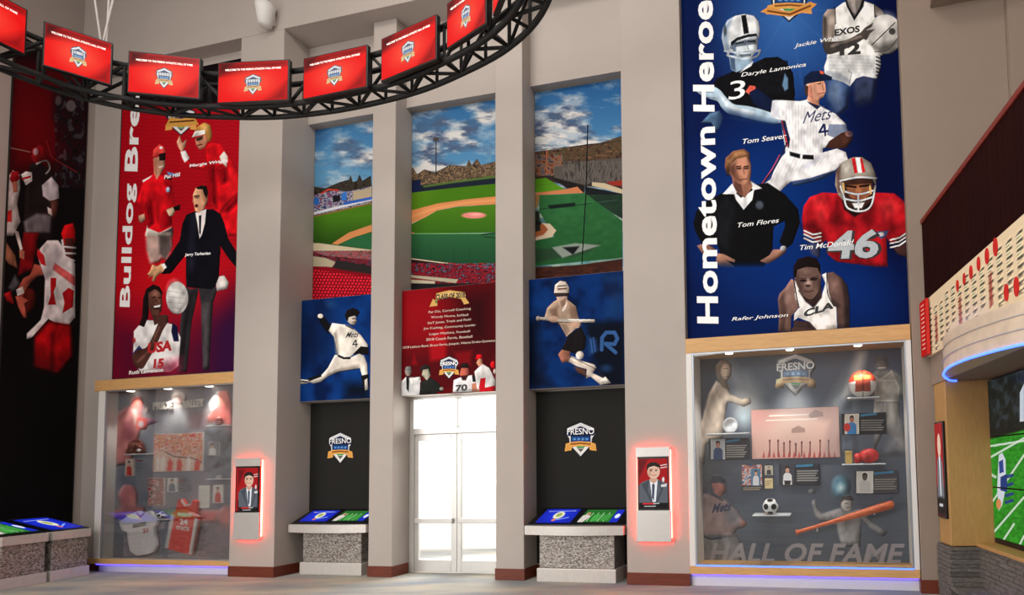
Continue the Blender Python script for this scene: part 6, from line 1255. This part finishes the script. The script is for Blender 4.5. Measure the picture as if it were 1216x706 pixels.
def cap(px, py, rpx, e, zrest, m, label, brim=1):
    s, z = MAIN.hit(px, py, e); r = rpx * .0128; t = thing('cap', label, 'cap', MAIN, (s, e, zrest))
    b = B(); b.lathe([(r, 0), (r * 1.0, r * .3), (r * .86, r * .62), (r * .55, r * .85), (r * .12, r * .95), (.004, r * .96)], (s, e, zrest + .004), 'z', 24); b.obj('crown', m, t, smooth=True)
    b = B(); b.plan([(s + r * .7 * math.cos(a), e - r * .7 - r * .3 * math.sin(a)) for a in [PI * k / 12 for k in range(13)]] + [(s - r * .7, e - r * .2), (s + r * .7, e - r * .2)], zrest + .001, zrest + .016); b.obj('brim', m, t)
    B().sphere((s, e, zrest + r * .97), .012, u=8, v=6).obj('button', m, t)
z = shelf(cr, 1000, 1052, 549.5); zc = z
cap(914, 600, 6.2, .29, zs, CAPR, 'red cap behind the soccer ball')
s, zz = MAIN.hit(1032, 540, .2)
t = thing('boxing_glove', 'red padded glove resting on a shelf above the old portrait card', 'glove', MAIN, (s, .22, zc))
b = B(); b.sphere((s, .22, zc + .105), .10, (1.35, .9, 1.0)); b.obj('glove_body', mat('red_leather', rgb(206, 44, 44), .45, noise=.25, scale=12, bump=.3), t, smooth=True)
B().sphere((s - .05, .14, zc + .10), .05, (1.3, .8, 1.2)).obj('thumb', MATS['red_leather'], t, smooth=True); B().lathe([(.055, 0), (.07, .03), (.065, .10)], (s - .20, .22, zc + .075), 's', 18).obj('cuff', MATS['red_leather'], t, smooth=True)
a0 = MAIN.hit(1012, 549, .2)[0] - .05; t = thing('gold_box', 'small gold box beside the red glove on the shelf', 'box', MAIN, (a0, .2, zc)); GOLD = mat('gold_card', rgb(214, 176, 96), .5, noise=.25, scale=20)
B().box(a0 - .04, a0 + .05, .12, .2, zc + .001, zc + .15, .004, 1).obj('box_body', GOLD, t); B().box(a0 - .043, a0 + .053, .117, .203, zc + .15, zc + .175, .004, 1).obj('box_lid', GOLD, t)
z = shelf(cr, 838, 889, 513); s, zz = MAIN.hit(867, 505, .2)
t = thing('trophy_plate', 'round silver plate on a stand, beside the long haired figure', 'plate', MAIN, (s, .22, z))
b = B(); b.lathe([(.004, -.012), (.075, -.012), (.105, -.03), (.112, -.026), (.078, .0), (.004, .004)], (s, .24, z + .115), 'e', 28); b.obj('plate', mat('silver_plate', rgb(206, 206, 210), .3, metal=.5, noise=.08), t, smooth=True)
B().box(s - .06, s + .06, .19, .30, z + .001, z + .02, .004, 1).obj('stand', BLACKP, t)
# bat
P0 = MAIN.hit(945, 632, .2); P1 = MAIN.hit(1062, 597.5, .2); L_ = math.hypot(P1[0] - P0[0], P1[1] - P0[1]); an = math.atan2(P1[1] - P0[1], P1[0] - P0[0])
t = thing('baseball_bat', 'orange wooden baseball bat mounted slanting on pegs', 'bat', MAIN, ((P0[0] + P1[0]) / 2, .2, min(P0[1], P1[1])))
prof = [(.0, 0), (.038, .004), (.040, .02), (.026, .045), (.024, .30), (.030, .55), (.046, .85), (.054, 1.1), (.056, L_ - .06), (.045, L_ - .015), (.0, L_)]
prof = [(max(r, .002), h) for r, h in prof]
b = B(); b.lathe(prof, (0, 0, 0), 's', 24); b.move(Matrix.Translation((P0[0], .2, P0[1])) @ Matrix.Rotation(-an, 4, 'Y')); b.obj('bat_body', mat('lacquered_ash', rgb(226, 120, 62), .35, noise=.35, scale=6, col2=rgb(186, 62, 36), stretch=(.6, 8, 8)), t, smooth=True)
for f in (.22, .8):
    s = P0[0] + (P1[0] - P0[0]) * f; z = P0[1] + (P1[1] - P0[1]) * f - .058; B().cyl((s, .15, z), (s, .386, z), .012, seg=10).obj('peg', STEEL, t)
# baseball glove, helmet, hat, balls and jerseys of the other case
z = shelf(cl, 147, 175, 538, -.14, -.032)
s, zz = MAIN.hit(160, 527, -.06); BR = mat('brown_leather', rgb(128, 66, 52), .6, noise=.35, scale=14, bump=.4)
t = thing('baseball_glove', 'brown leather baseball glove holding a white ball on a shelf', 'glove', MAIN, (s, -.07, z))
b = B(); b.prism(curve_pts([(s - .20, z + .014), (s - .15, z + .14), (s - .05, z + .25), (s + .06, z + .26), (s + .15, z + .19), (s + .21, z + .08), (s + .19, z + .014)]), -.060, -.035, .0); b.obj('palm', BR, t)
for k in range(4):
    a = s - .12 + k * .085; B().tube([(a, -.064, z + .04), (a + .005, -.066, z + .13), (a + .02, -.064, z + .20)], [.028, .030, .026], 10).obj('finger', BR, t, smooth=True)
B().tube([(s + .19, -.085, z + .042), (s + .20, -.095, z + .10), (s + .15, -.10, z + .16)], [.036, .036, .028], 10).obj('thumb', BR, t, smooth=True)
ball('baseball', 'white baseball in the pocket of the brown glove', 'ball', 165, 528, 2.2, -.142, white_ball, zrest=z + .03)
z = shelf(cl, 244, 275, 504, -.14, -.032)
s, zz = MAIN.hit(260, 496, -.08); t = thing('football_helmet', 'red football helmet on the top shelf beside the fan photo', 'helmet', MAIN, (s, -.085, z)); RH = mat('red_shell', rgb(176, 50, 46), .3, noise=.1)
b = B(); b.sphere((s, -.083, z + .076), .05, (1.5, .95, 1.5), 24, 16); b.obj('shell', RH, t, smooth=True)
for zz in (.03, .06): B().tube([(s - .07, -.10, z + zz), (s - .045, -.133, z + zz), (s, -.14, z + zz), (s + .045, -.133, z + zz), (s + .07, -.10, z + zz)], .006, 6).obj('face_bar', ACRYL, t, smooth=True)
B().box(s - .010, s + .010, -.128, -.12, z + .10, z + .135, .002, 1).obj('crest_stripe', WHITE, t)
z = shelf(cl, 244, 275, 567.5, -.14, -.032); cap(261, 562, 4.4, -.086, z, mat('white_cap_cloth', rgb(206, 200, 196), .8, noise=.12, scale=30), 'white cap on the shelf above the white board')
z = shelf(cl, 188, 196.5, 616, -.16, -.032); ball('soccer_ball', 'black and white soccer ball on a shelf beside the white jersey', 'ball', 190.5, 607, 4.9, -.096, soccer, zrest=z)
def jersey(label, k, pts, m, trims, texts, e=-.09):
    out = [MAIN.hit(120 + x / 5.65, 555 + y / 5.65, e) for x, y in pts]
    t = thing('jersey', label, 'jersey', MAIN, (sum(p[0] for p in out) / len(out), e, min(p[1] for p in out)))
    B().prism(out, e, e + .055, .006).obj('cloth', m, t)
    for tp, tm in trims: B().prism([MAIN.hit(120 + x / 5.65, 555 + y / 5.65, e - .002) for x, y in tp], e - .006, e + .02).obj('trim', tm, t)
    for tx, a, b_, h, tm in texts: lettering(tx, MAIN, e - .008, (120 + a[0] / 5.65, 555 + a[1] / 5.65), (120 + b_[0] / 5.65, 555 + b_[1] / 5.65), (0, -h / 5.65), tm, t, .04)
JW = mat('white_jersey_cloth', rgb(244, 240, 242), .85, noise=.06, scale=9, bump=.25); JR = mat('red_jersey_cloth', rgb(240, 70, 62), .8, noise=.15, scale=9, bump=.25)
jersey('white baseball jersey hung beside the soccer ball', 0, [(118, 360), (200, 310), (245, 290), (275, 300), (325, 290), (375, 350), (365, 385), (345, 395), (352, 450), (368, 520), (348, 565), (300, 582), (232, 590), (190, 556), (180, 500), (172, 430), (135, 420)], JW,
       [([(232, 292), (262, 325), (300, 292), (295, 300), (262, 335), (238, 305)], REDINK)], [('BULLDOGS', (213, 405), (300, 388), 26, BLACKINK), ('21', (278, 440), (315, 432), 30, REDINK)])
jersey('red basketball jersey with white side panels, number 24', 0, [(512, 215), (540, 208), (565, 245), (600, 240), (612, 215), (638, 225), (632, 300), (648, 350), (602, 586), (426, 540), (470, 310), (500, 280)], JR,
       [([(470, 312), (492, 318), (447, 540), (427, 536)], WHITE), ([(630, 330), (648, 350), (604, 582), (588, 575)], WHITE), ([(540, 210), (565, 248), (605, 240), (612, 220), (602, 250), (562, 260), (535, 225)], WHITE)],
       [('FRESNO', (515, 325), (605, 330), 24, WHITEINK), ('24', (525, 380), (580, 385), 40, WHITEINK), ('STATE', (505, 415), (590, 425), 26, WHITEINK)])
